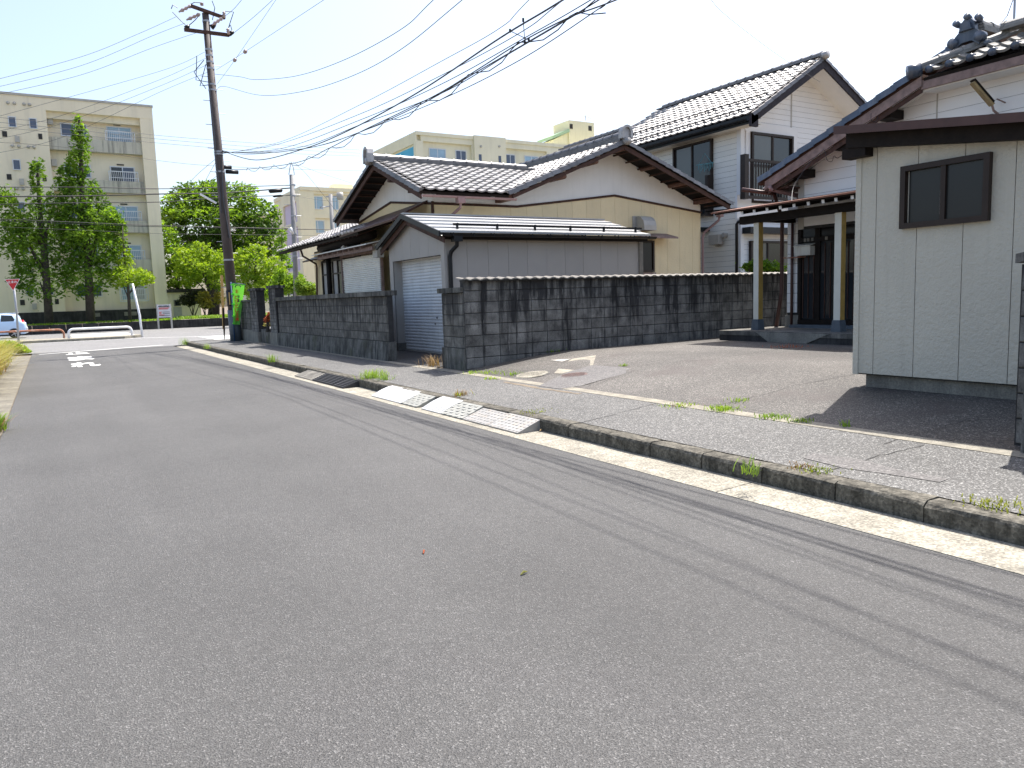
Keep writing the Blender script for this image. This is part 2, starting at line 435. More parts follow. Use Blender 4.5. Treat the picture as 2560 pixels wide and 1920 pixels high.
M['mail'] = simple('mailbox_metal', (.60,.59,.53), .45, .08, 6, streak=.5, stain=(.30,.14,.06))
M['iron'] = simple('iron_cover', (.10,.06,.053), .7, .3, 20, bumps=(60,.6))
M['lamp_cov'] = simple('yellowed_lamp', (.30,.22,.10), .5, .3, 9)
M['board'] = simple('notice_board_face', (.58,.58,.62), .5, .05, 3)
M['laundry'] = simple('teal_hanger', (.10,.30,.33), .5, .2, 20)
M['moss'] = leafmat('moss', (.20,.26,.03), (.36,.36,.06), .3)

# ------------------------------------------------------------------ ground
def sheet(name, xs, ys, zf, mat, parent=None, kind='structure', jit=0):
    vs, fs = [], []
    for j, y in enumerate(ys):
        for x in xs: vs.append((x, y, zf(x, y)))
    n = len(xs)
    for j in range(len(ys)-1):
        for i in range(n-1): fs.append((j*n+i, j*n+i+1, (j+1)*n+i+1, (j+1)*n+i))
    o = nparr(name, vs, fs, mat, parent, None, True)
    if kind: o['kind'] = kind
    return o
def lin(a, b, n): return [a + (b-a)*i/(n-1) for i in range(n)]
def prof(x):
    P = [(4.5,.148),(6.08,.185),(6.43,.20),(7.0,.265),(7.56,.33),(8.6,.42),(10.5,.425),(12.4,.435),(16,.45)]
    for (a, za), (b, zb) in zip(P, P[1:]):
        if x <= b:
            s = min(max((x-a)/(b-a), 0), 1); return za+(zb-za)*s
    return .45
ground = sheet('ground', lin(-1500, 1500, 3), lin(-600, 2400, 3), lambda x, y: -.06, M['dirt'])
road = sheet('road', [-.62, 4.135], lin(-30, 33, 3), lambda x, y: 0, M['road'])
sheet('crossing_road', [-90, 120], [33.0, 72], lambda x, y: -.004, M['road2'])
verge = sheet('verge', lin(-1.45, -.63, 3), lin(-30, 31, 30), lambda x, y: .004+.02*(-.63-x), M['verge'])
sheet('soil', lin(-60, -1.45, 4), lin(-30, 32, 8), lambda x, y: .02, M['dirt'])
sheet('pavement', lin(4.71, 6.08, 4), lin(-6, 31.6, 60), lambda x, y: prof(x)+.002, M['walk'])
strip = sheet('edging_strip', [6.08, 6.26], lin(-6, 31.6, 40), lambda x, y: prof(x)+.006, M['strip'])
lot = sheet('driveway', lin(6.2, 16, 30), lin(-6, 12.15, 30), lambda x, y: prof(x), M['lot'])
sheet('yard', lin(6.3, 30, 8), [12.15, 33], lambda x, y: .18 if x < 7.4 else .3, M['dirt'])
apron = sheet('garage_apron', lin(6.25, 7.9, 6), lin(13.2, 17.6, 6), lambda x, y: .19+.07*min(1, max(0, (x-6.2)/1.1)), M['apron'])
sheet('lawn', [-60, 120], [61.6, 66.6, 68], lambda x, y: .62 if y < 67 else .62, M['lawn'])
# patches and repairs in the driveway, pavement and gutter
def flat(name, pts, mat, dz=.008, parent=lot):
    mb = MB(); ps = []
    for q in pts:
        p = Z(*q, .19)
        for _ in range(8): p = Z(*q, prof(p.x)+dz)
        ps.append(p)
    mb.quad(*ps); return obj(name, mb, mat, parent)
flat('concrete_patch', [(1385,933),(1400,917),(1430,897),(1490,888),(1483,912),(1455,918),(1440,924),(1405,934)], M['strip'])
flat('asphalt_patch', [(1345,965),(1420,930),(1480,913),(1560,918),(1590,926),(1520,945),(1450,965),(1400,972)], M['patch'])
flat('concrete_patch', [(1296,943),(1310,936),(1345,931),(1362,932),(1355,939),(1325,944)], M['gutter'], .012)
flat('steel_plate', [(1376,900),(1400,898),(1428,897),(1405,904)], M['vent'], .012)
PAV = bpy.data.objects['pavement']
flat('asphalt_patch', [(2010,1145),(2030,1132),(2150,1148),(2240,1172),(2370,1197),(2350,1205),(2220,1185),(2110,1170)], M['patch'], .006, PAV)
def crack(pts, mat, parent, wd=.0045, n=7, name='crack'):
    P = []
    for q in pts:
        p = Z(*q, .19)
        for _ in range(8): p = Z(*q, prof(p.x))
        P.append(p)
    Q = []
    for a, b in zip(P, P[1:]):
        for k in range(n): Q.append(a.lerp(b, k/n)+V(random.uniform(-.02,.02), random.uniform(-.02,.02), 0))
    Q.append(P[-1]); mb = MB()
    for i, p in enumerate(Q):
        d = (Q[min(i+1,len(Q)-1)]-Q[max(i-1,0)]); d.z = 0; d.normalize(); e = V(-d.y, d.x, 0)*wd*random.uniform(.4,1.2)
        for sg in (-1, 1): c = p+e*sg; mb.v.append((c.x, c.y, prof(c.x)+.005))
    for i in range(len(Q)-1): mb.f.append((2*i, 2*i+1, 2*i+3, 2*i+2))
    return obj(name, mb, mat, parent)
for q in ([(1700,1020),(1850,1003),(1990,965),(2140,935)], [(1780,898),(1890,882),(1990,866),(2090,872)], [(2205,1110),(2300,1085),(2400,1055),(2480,1050)], [(2330,1105),(2420,1098),(2510,1110)], [(1560,918),(1700,905),(1800,900)], [(1420,975),(1500,958),(1590,928)]):
    crack(q, M['mortar'], lot)
for q in ([(2060,1180),(2180,1145),(2310,1113)], [(1440,1060),(1560,1030),(1640,1010)]):
    crack(q, M['mortar'], PAV, .006)
crack([(1260,955),(1340,970),(1450,985)], M['dirt'], lot, .05, 7, 'drifted_dirt')
# gutter pieces and kerb stones
gut = thing('gutter', 'pale concrete gutter between road and kerb', 'gutter', (4.34,10,0)); del gut['category']; del gut['label']; gut['kind'] = 'structure'
mb = MB().box(4.135, 4.55, 0, 4.0, -.05, .012)
gm = mesh_of('gutter_slab', MB().add([(4.137,0,.004),(4.552,0,.016),(4.552,3.99,.016),(4.137,3.99,.004),(4.137,0,-.05),(4.552,0,-.05),(4.552,3.99,-.05),(4.137,3.99,-.05)],
    [(0,1,2,3),(0,4,5,1),(1,5,6,2),(2,6,7,3),(3,7,4,0)]), M['gutter'])
for k in range(-3, 8):
    piece('gutter_slab', gm, Matrix.Translation((0, 3.95+4*(k-1), 0)), gut)
kerb = thing('kerb', 'kerb', 'kerb', (4.63,10,0)); del kerb['category']; del kerb['label']; kerb['kind'] = 'structure'
def kerbmesh(seed):
    r = random.Random(seed); mb = MB(); L, n = .622, 5
    prof2 = [(.0,-.05),(.0,.118),(.012,.142),(.035,.15),(.16,.152),(.16,-.05)]
    for i in range(n+1):
        y = L*i/n
        for (a, b) in prof2:
            e = .004 if 0 < i < n else .008
            mb.v.append((4.552+a+(r.uniform(-e, e) if b > .1 else 0)*.8, y, b+(r.uniform(-e, e) if b > .1 else 0)*.6))
    k = len(prof2)
    for i in range(n):
        for j in range(k-1): mb.f.append((i*k+j, i*k+j+1, (i+1)*k+j+1, (i+1)*k+j))
    mb.f.append(tuple(range(k))); mb.f.append(tuple(n*k+j for j in range(k))[::-1])
    return mesh_of('kerb_stone', mb, M['kerb'])
KM = [kerbmesh(s) for s in range(6)]
for k in range(60):
    y = -5.6 + k*.632
    m = Matrix.Translation((random.uniform(-.006, .006), y, random.uniform(-.004, .004)))
    piece('kerb_stone', KM[k % 6], m, kerb)
mb = MB(); pts = []
for i in range(7):
    a = i/6*math.pi/2; pts.append((4.63+1.3*(1-math.cos(a)), 32.1+1.3*math.sin(a)*.6, .05))
for a, b in zip(pts, pts[1:]): mb.bar(V(*a), V(*b), .16, .2)
obj('kerb_return', mb, M['kerb'], kerb)
mb = MB(); mb.prism([(4.71,31.5,.1),(5.95,31.5,.1),(9.5,31.5,.1),(9.5,32.8,.1),(5.95,32.8,.1),(5.1,32.45,.1),(4.75,32.05,.1)], (0,0,.045)); obj('corner_pavement', mb, M['walk'])['kind'] = 'structure'
# median strip of the crossing road
med = obj('median', MB().prism([(-60,44.2,-.05),(3.3,44.0,-.05),(4.2,45.2,-.05),(4.2,46.4,-.05),(-60,47.6,-.05)], (0,0,.17)), M['strip']); med['kind'] = 'structure'

# road markings
def text_mesh(body, mat, name, size=1.0, bold=0):
    c = bpy.data.curves.new(name, 'FONT'); c.body = body; c.size = size; c.align_x = 'CENTER'; c.align_y = 'CENTER'
    c.resolution_u = 3; c.offset = bold
    o = bpy.data.objects.new(name, c); COL.objects.link(o)
    dg = bpy.context.evaluated_depsgraph_get(); dg.update()
    me = bpy.data.meshes.new_from_object(o.evaluated_get(dg)); me.name = name
    bpy.data.objects.remove(o); bpy.data.curves.remove(c)
    co = np.zeros(len(me.vertices)*3); me.vertices.foreach_get('co', co); co = co.reshape(-1, 3)
    if len(co):
        lo, hi = co.min(0), co.max(0); co[:, :2] = (co[:, :2]-(lo+hi)[:2]/2)/np.maximum((hi-lo)[:2], 1e-6)
        me.vertices.foreach_set('co', co.ravel()); me.update()
    me.materials.clear(); me.materials.append(mat); return me
def put_text(name, body, mat, parent, o, ex, ey, wdt, hgt, bold=.02):      # unit letter laid on a plane
    me = text_mesh(body, mat, name, 1, bold); ex, ey = Vector(ex), Vector(ey)
    m = basis(Vector(o), ex*wdt, ey*hgt, ex.cross(ey)); return piece(name, me, m, parent)
ORG[road.name] = Vector()
for ch, yc, hh in (('止', 31.2, 1.5), ('ま', 27.7, 2.1), ('れ', 24.4, 2.0)):
    o = put_text('painted_letter', ch, M['white_line'], road, (.77, yc, .006), (1,0,0), (0,1,0), .72, hh, .035)
    me2 = o.data
    o2 = None
def strip_paint(pts, name='painted_line', parent=road):
    return obj(name, MB().quad(*[V(x, y, .005) for x, y in pts]), M['white_line'], parent)
strip_paint([(-.4,31.75),(-.4,31.95),(3.9,34.0),(3.9,33.8)])
CR = bpy.data.objects['crossing_road']
strip_paint([(-40,43.6),(-40,43.8),(4.1,43.6),(4.1,43.4)], parent=CR)
strip_paint([(4.1,43.4),(4.1,43.6),(6.7,41.4),(6.7,41.2)], parent=CR)
for k in range(6):
    y = 35.6+k*1.0; strip_paint([(6.4,y),(6.4,y+.5),(9.5,y+.5),(9.5,y)], 'crosswalk_bar', CR)
for k in range(5):
    y = 48.5+k*1.7; strip_paint([(1.0,y),(1.2,y+.8),(4.4,y+.8),(4.2,y)], 'crosswalk_bar', CR)
strip_paint([(-30,48.3),(-30,48.5),(.9,48.5),(.9,48.3)], parent=CR)

# ------------------------------------------------------------------ block walls
BLK = MB()
def blockmesh(L, H, D=.1, ch=.006):
    mb = MB()                            # local: x along, y out (front at 0, body behind at -D), z up
    o = [(0,-ch,0),(L,-ch,0),(L,-ch,H),(0,-ch,H)]; i = [(ch,0,ch),(L-ch,0,ch),(L-ch,0,H-ch),(ch,0,H-ch)]
    b = [(0,-D,0),(L,-D,0),(L,-D,H),(0,-D,H)]
    return mb.add(o+i+b, [(4,5,6,7),(0,1,5,4),(1,2,6,5),(2,3,7,6),(3,0,4,7),(0,8,9,1),(1,9,10,2),(2,10,11,3),(3,11,8,0),(8,11,10,9)])
def block_wall(par, fr, rows, z0, z1, mat, core_u, core_w=-.10, cm=None, jitter=.004, core=True):
    """rows: list of (zbottom, height, [u edges])"""
    cache = {}
    if core: obj('mortar_core', fr.box(MB(), core_u[0], core_u[1], z0, z1, -.012, core_w-.03), M['mortar'], par)
    for zb, h, us in rows:
        for a, b in zip(us, us[1:]):
            L = round(b-a-.012, 3); H = round(h-.012, 3)
            if L < .03: continue
            k = (L, H)
            if k not in cache: cache[k] = mesh_of('block', blockmesh(L, H, abs(core_w)*.9), mat)
            o = fr.p(a+.006, zb+.006, random.uniform(-jitter, jitter))
            m = basis(o, fr.e, fr.n, ZUP)
            piece('block', cache[k], m, par)
# the long wall beside the driveway, facing down the road
wall = thing('block_wall', 'long blackened concrete block wall with corrugated capping beside the driveway', 'wall', (10.5,12.25,.3))
UE = [6.433,6.799,7.163,7.522,7.877,8.226,8.599,8.935,9.296,9.633,9.961,10.314,10.64,10.981,11.314]
while UE[-1] < 15.7: UE.append(UE[-1]+.335)
rows = []
for k in range(9):
    zb = 1.8346-.2036*(k+1); us = UE if k < 8 else UE
    us = [u for u in us if zb+.2036 > prof(u)-.05]
    if len(us) > 1: rows.append((zb, .2036, us))
block_wall(wall, WY(12.2), rows, 0, 1.83, M['block'], (6.433, 15.7))
mb = MB(); n = 230
for i in range(n):
    for yy, zz in ((12.10,1.845),(12.36,1.872)):
        u = 6.36+9.4*i/(n-1); mb.v.append((u, yy, zz+.014*math.sin(i*2*math.pi/5.2)))
for i in range(n-1): mb.f.append((2*i, 2*i+2, 2*i+3, 2*i+1))
for i in range(n):
    u = 6.36+9.4*i/(n-1); mb.v.append((u, 12.098, 1.825+.014*math.sin(i*2*math.pi/5.2)))
for i in range(n-1): mb.f.append((2*i, 2*n+i, 2*n+i+1, 2*i+2))
obj('corrugated_capping', mb, M['caps'], wall, fix=False)
obj('bedding', MB().box(6.43, 15.7, 12.13, 12.34, 1.80, 1.832), M['mortar'], wall)
# pier at the street end of that wall
pier = thing('wall_pier', 'square block pier with flat cap at the street end of the long wall', 'pier', (6.5,12.7,.2))
rows = [(1.605-.2036*(k+1), .2036, [12.21,12.64,13.10]) for k in range(5)]
block_wall(pier, WX(6.425), rows, .1, 1.605, M['blockl'], (12.21, 13.10), -.3)
obj('pier_cap', MB().box(6.37, 6.84, 12.214, 13.17, 1.608, 1.70), M['footing'], pier)
obj('pier_footing', MB().box(6.40, 6.6, 12.215, 13.12, .1, .585), M['footing'], pier)
# the low front wall on the street
fw = thing('front_wall', 'low grey block wall along the street in front of the yellow house', 'wall', (6.25,20,.2))
FE = [24.6,24.355,23.93,23.446,22.923,22.42,21.909,21.406,20.91,20.387,19.887,19.354,18.895,18.405,17.891,17.356,16.847,16.362,16.074,15.616,15.45]
FE = FE[::-1]
rows = [(1.61-.199*(k+1), .199, FE) for k in range(5)]
block_wall(fw, WX(6.27), rows, .1, 1.61, M['blockl'], (15.45, 24.6))
obj('coping', MB().box(6.21, 6.5, 15.42, 24.63, 1.612, 1.72), M['footing'], fw)
obj('footing', MB().prism([(6.19,15.40,.05),(6.25,15.40,.61),(6.42,15.40,.61),(6.42,15.40,.05)], (0,9.2,0)), M['footing'], fw)
# gate piers and the short wall beyond the gate
def gate_pier(label, y0, y1, ztop, x=6.22):
    p = thing('gate_pier', label, 'pier', (x,(y0+y1)/2,.2), 'brick piers of the yellow house gate')
    rows = []; z = ztop; i = 0
    while z > .62:
        rows.append((z-.12, .12, [y0, (y0+y1)/2 + (.1 if i % 2 else -.1), y1])); z -= .12; i += 1
    block_wall(p, WX(x), rows, .1, ztop, M['block'], (y0, y1), -.25)
    obj('pier_footing', MB().box(x-.03, x+.28, y0-.02, y1+.02, .1, z+.01), M['plinth'], p)
    obj('pier_cap', MB().box(x-.05, x+.32, y0-.05, y1+.05, ztop+.003, ztop+.09), M['block'], p)
gate_pier('dark brick gate pier with cap, left of the red flowers', 27.2, 28.2, 2.0)
gate_pier('dark brick gate pier touching the low front wall, right of the red flowers', 24.65, 25.5, 2.02)
sw = thing('side_wall', 'short grey block wall between the brown utility pole and gate pier', 'wall', (6.25,29,.2))
rows = [(1.63-.2*(k+1), .2, [28.25,28.8,29.3,29.8,30.3,30.8]) for k in range(5)]
block_wall(sw, WX(6.25), rows, .1, 1.63, M['blockl'], (28.25, 30.8))
obj('coping', MB().box(6.2, 6.45, 28.25, 30.85, 1.632, 1.70), M['footing'], sw)
obj('footing', MB().box(6.22, 6.45, 28.22, 30.82, .05, .62), M['plinth'], sw)
obj('gate_step', MB().box(6.3, 7.2, 25.5, 27.2, .1, .66), M['footing'], sw)
bw = thing('garden_wall', 'brownish block wall seen through the gate behind red flowers', 'wall', (8,26.5,.2))
rows = [(1.75-.24*(k+1), .24, [25.0,25.5,26.0,26.5,27.0,27.5,28.0]) for k in range(5)]
block_wall(bw, WX(8.0), rows, .3, 1.75, M['plinth'], (25.0, 28.0))
# pillar at the right edge
gp = thing('gate_pillar', 'dark block gate pillar at the right edge, in front of the pale shed', 'pillar', (6.35,2.6,.19))
rows = [(1.62-.2*(k+1), .2, [2.2,2.60,2.98]) for k in range(7)]
block_wall(gp, WX(6.42), rows, .1, 1.62, M['block'], (2.2, 2.985), -.22)
obj('rendered_panel', MB().box(6.22, 6.40, 1.6, 2.84, .1, 1.05), M['footing'], gp)
mb = MB()
for k in range(6): mb.prism([(6.36, 2.1+.15*k, 1.66),(6.36, 2.25+.15*k, 1.63),(6.36,2.25+.15*k,1.70),(6.36,2.1+.15*k,1.73)], (.3,0,0))
obj('pillar_cap', mb, M['block'], gp)
obj('name_block', MB().box(6.38, 6.6, 2.2, 2.86, 1.78, 1.92), M['caps'], gp)

# ------------------------------------------------------------------ generic building bits
def panels(name, par, fr, poly, seam_u, mat, w0=0, w1=.018, gap=.006, ax=0):
    """cut poly into strips at the given seams; every strip is one panel"""
    for a, b in zip(seam_u, seam_u[1:]):
        q = clip(poly, ax, a+gap/2, b-gap/2)
        if len(q) >= 3: obj(name, fr.poly(MB(), q, w0, w1), mat, par)
def window(par, fr, u0, u1, v0, v1, npan, fmat, gmats, fw=.05, w=.02, deep=.05, name='window', rail=None):
    mb = MB()
    for a, b, c, d in ((u0,u1,v0,v0+fw),(u0,u1,v1-fw,v1),(u0,u0+fw,v0+fw,v1-fw),(u1-fw,u1,v0+fw,v1-fw)):
        fr.box(mb, a, b, c, d, w-.03, w+deep)
    du = (u1-u0-2*fw)/npan
    for k in range(1, npan):
        c = u0+fw+du*k; fr.box(mb, c-fw*.45, c+fw*.45, v0+fw, v1-fw, w-.03, w+deep*.8)
    if rail is not None: fr.box(mb, u0+fw, u1-fw, rail-fw*.35, rail+fw*.35, w-.03, w+deep*.75)
    wn = obj(name, mb, fmat, par)
    for k in range(npan):
        a = u0+fw+du*k+fw*.3; b = u0+fw+du*(k+1)-fw*.3
        g = gmats[k % len(gmats)]; off = w+deep*(.1 if k % 2 else .35)
        obj('pane', fr.box(MB(), a, b, v0+fw*.8, v1-fw*.8, off-.01, off), g, wn)
    return wn

def tile_mesh(wd, ex, mat, h=.038, name='roof_tile'):
    prof2 = [(0,.52),(.06,.60),(.2,.12),(.42,-.1),(.64,.0),(.80,.42),(.90,.78),(1.0,.62)]
    mb = MB(); n = len(prof2); L = ex*1.12
    for y, zo, dz in ((0, .030, 0), (0, .030, -.042), (L, -.014, 0)):
        for t, z in prof2: mb.v.append((t*wd*1.02, y, z*h+zo+dz))
    for i in range(n-1):
        mb.f.append((i, i+1, 2*n+i+1, 2*n+i)); mb.f.append((n+i, n+i+1, i+1, i))
    # the lip has its own corner points so that it shades apart from the face
    k = len(mb.v)
    me = mesh_of(name, mb, mat, False); return me
def tile_roof(par, o, e, s, nu, nv, wd, ex, me, keep=lambda u, v: True, limit=300, name='roof_tile'):
    """o: eave corner, e: along the eave, s: up the slope"""
    e, s = Vector(e).normalized(), Vector(s).normalized(); nrm = e.cross(s)
    if nrm.z < 0: nrm = -nrm
    cells = [(i, j) for j in range(nv) for i in range(nu) if keep(i*wd+wd/2, j*ex+ex/2)]
    cells.sort(key=lambda c: (Vector(o)+e*c[0]*wd+s*c[1]*ex-EYEP).length)
    mats = []
    for i, j in cells:
        p = Vector(o)+e*(i*wd+random.uniform(-.006,.006))+s*(j*ex+random.uniform(-.008,.008))+nrm*random.uniform(-.003,.004)
        tl = random.uniform(-.012,.012)
        mats.append(basis(p, e, (s+nrm*tl).normalized(), nrm))
    for m in mats[:limit]: piece(name, me, m, par)
    if mats[limit:]:
        mb = MB()
        for m in mats[limit:]: mb.add([m @ v.co for v in me.vertices], [tuple(p.vertices) for p in me.polygons])
        obj('roof_tiles', mb, me.materials[0], par, True, 'stuff', fix=False)
def slope_slab(name, par, quad, mat, t=.05, nrm=None):
    ps = [Vector(p) for p in quad]; n = (ps[1]-ps[0]).cross(ps[-1]-ps[0]).normalized()
    if n.z < 0: n = -n
    return obj(name, MB().prism(ps, -n*t), mat, par)
def ridge(par, a, b, mat, r=.10, step=.32, layers=2, name='ridge_tile'):
    a, b = Vector(a), Vector(b); d = b-a; L = d.length; d.normalize(); sd = d.cross(ZUP).normalized()
    mb = MB()
    for k in range(layers): mb.prism([a-sd*(r*1.35-.015*k)+ZUP*(k*.055), a+sd*(r*1.35-.015*k)+ZUP*(k*.055), a+sd*(r*1.35-.015*k)+ZUP*(k*.055+.045), a-sd*(r*1.35-.015*k)+ZUP*(k*.055+.045)], b-a)
    if layers: obj('ridge_course', mb, mat, par)
    mb = MB(); n = 7
    for i, (y, rr) in enumerate(((0, r*1.12), (.05, r*1.12), (.051, r), (step, r*.97))):
        for k in range(n):
            t = math.pi*k/(n-1); mb.v.append((math.cos(t)*rr, y, math.sin(t)*rr))
    for i in range(3):
        for k in range(n-1): mb.f.append((i*n+k, i*n+k+1, (i+1)*n+k+1, (i+1)*n+k))
    mb.f.append(tuple(range(n)))
    me = mesh_of(name, mb, mat, False)
    for i in range(int(L/step)):
        piece(name, me, basis(a+d*(i*step)+ZUP*(layers*.055), sd, d, sd.cross(d)), par)
def verge(par, a, b, nrm_out, mat, step=.3, name='verge_tile', h=.10, wd=.13):
    """edge tiles along a gable from eave a to apex b"""
    a, b = Vector(a), Vector(b); d = (b-a); L = d.length; d.normalize(); o = Vector(nrm_out); up = o.cross(d)
    if up.z < 0: up = -up
    mb = MB(); mb.add([(-.02,0,-h*.8),(.0,0,h*.35),(wd*.5,0,h*.45),(wd,0,h*.2),(-.02,step*1.06,-h),(.0,step*1.06,h*.12),(wd*.5,step*1.06,h*.22),(wd,step*1.06,0)],
        [(0,1,5,4),(1,2,6,5),(2,3,7,6),(0,3,2,1),(4,5,6,7)])
    me = mesh_of(name, mb, mat)
    for i in range(int(L/step+.5)): piece(name, me, basis(a+d*(i*step), -o, d, up), par)
def pipe(name, par, pts, r, mat, n=8): return obj(name, MB().tube(pts, r, n), mat, par, True)

# ================================================================== YELLOW HOUSE
yh = thing('yellow_house', 'single storey yellow panelled house with cream gables and grey tiled roof', 'house', (13.4,20,.3))
fy = WY(18.0); fx = WX(8.7)
# gable wall facing down the road: panels under the trim, plaster above
low = [(8.7,.3),(18.18,.3),(18.18,3.99),(14.65,4.385),(11.23,3.95),(8.7,3.95)]
seams = [8.7,9.19,9.70,10.22]
xs = [82,210,330,450,568,682,793,905,1010,1117,1219,1318,1415,1515]
seams = [8.7,9.3,9.88,10.44]+[Y(1250+.31646*x, 300+.31646*740, 18).x for x in xs[:]]+[18.18]
obj('wall', fy.poly(MB(), low, -.10, -.004), M['mortar'], yh)
panels('panel', yh, fy, low, seams, M['yellow'])
obj('gable_plaster', fy.poly(MB(), [(8.7,3.95),(11.23,3.95),(14.65,4.385),(18.18,3.99),(18.18,4.22),(14.4,5.72),(10.6,4.25),(10.4,4.17),(8.7,4.17)], -.1, .012), M['plaster'], yh)
mb = MB()
for a, b in zip([(8.68,3.95),(11.23,3.95),(14.65,4.385)], [(11.23,3.95),(14.65,4.385),(18.2,3.99)]):
    mb.bar(fy.p(a[0],a[1],.03), fy.p(b[0],b[1],.03), .03, .06)
obj('trim', mb, M['brownwood'], yh)
# gable facing the road
lowx = [(18.0,.3),(28.35,.3),(28.35,3.3),(23.4,3.3),(23.37,3.98),(20.7,4.30),(18.0,3.95)]
obj('wall', fx.poly(MB(), [(18.0,.3),(28.35,.3),(28.35,3.4),(23.4,3.4),(23.37,3.98),(20.7,4.30),(18.0,3.95)], -.10, -.004), M['mortar'], yh)
panels('panel', yh, fx, [(18.0,.3),(23.37,.3),(23.37,3.98),(20.7,4.30),(18.0,3.95)], [18.0,18.45,18.95,19.5,20.05,20.6,21.2,21.8,22.4,23.37], M['yellow'])
panels('panel', yh, fx, [(23.37,.3),(28.35,.3),(28.35,3.35),(23.37,3.35)], [27.3,27.8,28.35], M['yellow'])
obj('gable_plaster', fx.poly(MB(), [(18.0,3.95),(20.7,4.30),(23.37,3.98),(23.37,4.2),(20.25,5.26),(18.0,4.42)], -.1, .012), M['plaster'], yh)
mb = MB()
for a, b in zip([(18.0,3.95),(20.7,4.30)], [(20.7,4.30),(23.4,3.98)]):
    mb.bar(fx.p(a[0],a[1],.03), fx.p(b[0],b[1],.03), .03, .06)
mb.box(8.64, 8.70, 17.94, 18.0, .3, 4.0)
obj('trim', mb, M['brownwood'], yh)
# roofs -------------------------------------------------------------
mt = tile_mesh(.285, .30, M['tile'])
sw_ = Vector((0, 3.05, 1.17)).normalized()                 # wing, slope facing down the road
e0 = V(7.98, 17.2, 4.13)
slope_slab('roof_deck', yh, [e0, V(10.5,17.2,4.13), V(13.3,20.25,5.30), V(7.98,20.25,5.30)], M['darkwood'], .06)
tile_roof(yh, e0+V(.12,-.06,.045), (1,0,0), sw_, 19, 11, .285, .30, mt, keep=lambda u, v: u < 2.30+v*.93)
slope_slab('roof_deck', yh, [V(7.98,20.25,5.30), V(13.3,20.25,5.30), V(13.3,23.7,4.05), V(7.98,23.7,4.05)], M['darkwood'], .06)
ridge(yh, V(7.95,20.25,5.27), V(13.3,20.25,5.27), M['tile_r'], .11, .42, 3)
# main roof, slope facing the street
sm_ = Vector((3.95, 0, 1.60)).normalized()
slope_slab('roof_deck', yh, [V(10.45,17.15,4.17), V(14.4,17.15,5.77), V(14.4,26,5.77), V(13.3,26,5.32), V(13.3,20.25,5.32)], M['darkwood'], .06)
tile_roof(yh, V(10.45,17.22,4.215), (0,1,0), sm_, 16, 14, .30, .30, mt, keep=lambda u, v: u < (v*.93)*1.0-.05 if v*.93 < 3.05 else u < 4.8, limit=300)
slope_slab('roof_deck', yh, [V(14.4,17.15,5.77), V(18.7,17.15,4.20), V(18.7,26,4.20), V(14.4,26,5.77)], M['darkwood'], .06)
verge(yh, V(10.45,17.12,4.20), V(14.36,17.12,5.80), (0,-1,0), M['tile_r'])
verge(yh, V(18.75,17.12,4.21), V(14.44,17.12,5.80), (0,-1,0), M['tile_r'])
verge(yh, V(7.95,17.15,4.17), V(7.95,20.2,5.35), (-1,0,0), M['tile_r'])
verge(yh, V(7.95,23.72,4.08), V(7.95,20.3,5.35), (-1,0,0), M['tile_r'])
ridge(yh, V(14.4,17.2,5.80), V(14.4,24,5.80), M['tile_r'], .11, .42, 3)
def onigawara(par, o, out, mat, sc=1.0, wd=.17, h=.34, pts=None):
    o = Vector(o); out = Vector(out); sd = out.cross(ZUP)
    ring = [(-1,0),(-1,.55),(-.8,.85),(-.4,1.0),(0,1.04),(.4,1.0),(.8,.85),(1,.55),(1,0)]
    inr = [(a*.6, .08+b*.75) for a, b in ring]
    mb = MB()
    mb.prism([o+sd*a*wd*sc+ZUP*b*h*sc for a, b in ring], out*.12*sc)
    for q, p in ((ring, inr),):
        for i in range(len(q)-1):
            mb.prism([o+out*.12*sc+sd*q[i][0]*wd*sc+ZUP*q[i][1]*h*sc, o+out*.12*sc+sd*q[i+1][0]*wd*sc+ZUP*q[i+1][1]*h*sc,
                      o+out*.12*sc+sd*p[i+1][0]*wd*sc+ZUP*p[i+1][1]*h*sc, o+out*.12*sc+sd*p[i][0]*wd*sc+ZUP*p[i][1]*h*sc], out*.05*sc)
    return obj('ridge_end_tile', mb, mat, par)
onigawara(yh, V(14.4,17.20,5.84), (0,-1,0), M['tile'], 1.0, .2, .36)
onigawara(yh, V(7.97,20.25,5.28), (-1,0,0), M['tile'], 1.0, .2, .42)
mb = MB(); mb.tube([V(14.4,17.0,5.76), V(14.4,17.25,5.80)], .11, 10); mb.tube([V(7.8,20.25,5.31), V(8.05,20.25,5.33)], .10, 10)
obj('verge_boss', mb, M['tile'], yh, True)
# soffits, bargeboards, purlins
def rake(par, a, b, out, mat, h=.16, t=.04, off=0, drop=.06):
    a, b, out = Vector(a), Vector(b), Vector(out)
    q = [a-ZUP*(drop+h), b-ZUP*(drop+h), b-ZUP*drop, a-ZUP*drop]
    return obj('bargeboard', MB().prism([p+out*off for p in q], out*t), mat, par)
rake(yh, (10.6,17.2,4.2), (14.4,17.2,5.74), (0,-1,0), M['brownwood'], .10)
rake(yh, (18.65,17.2,4.19), (14.4,17.2,5.74), (0,-1,0), M['brownwood'], .13)
rake(yh, (8.05,17.25,4.13), (8.05,20.25,5.29), (-1,0,0), M['brownwood'], .12)
rake(yh, (8.05,23.6,4.06), (8.05,20.25,5.29), (-1,0,0), M['brownwood'], .13)
def purlin(par, a, b, r, square=False, mat=None):
    mb = MB(); mat = mat or M['logwood']
    if square: mb.bar(Vector(a), Vector(b), r*2, r*2)
    else: mb.tube([a, b], r, 10)
    return obj('purlin', mb, mat, par, not square)
for (px, py, sq) in ((993+249, 437,0),):
    pass
R6 = lambda x, y: (1250+.31646*x, 300+.31646*y)
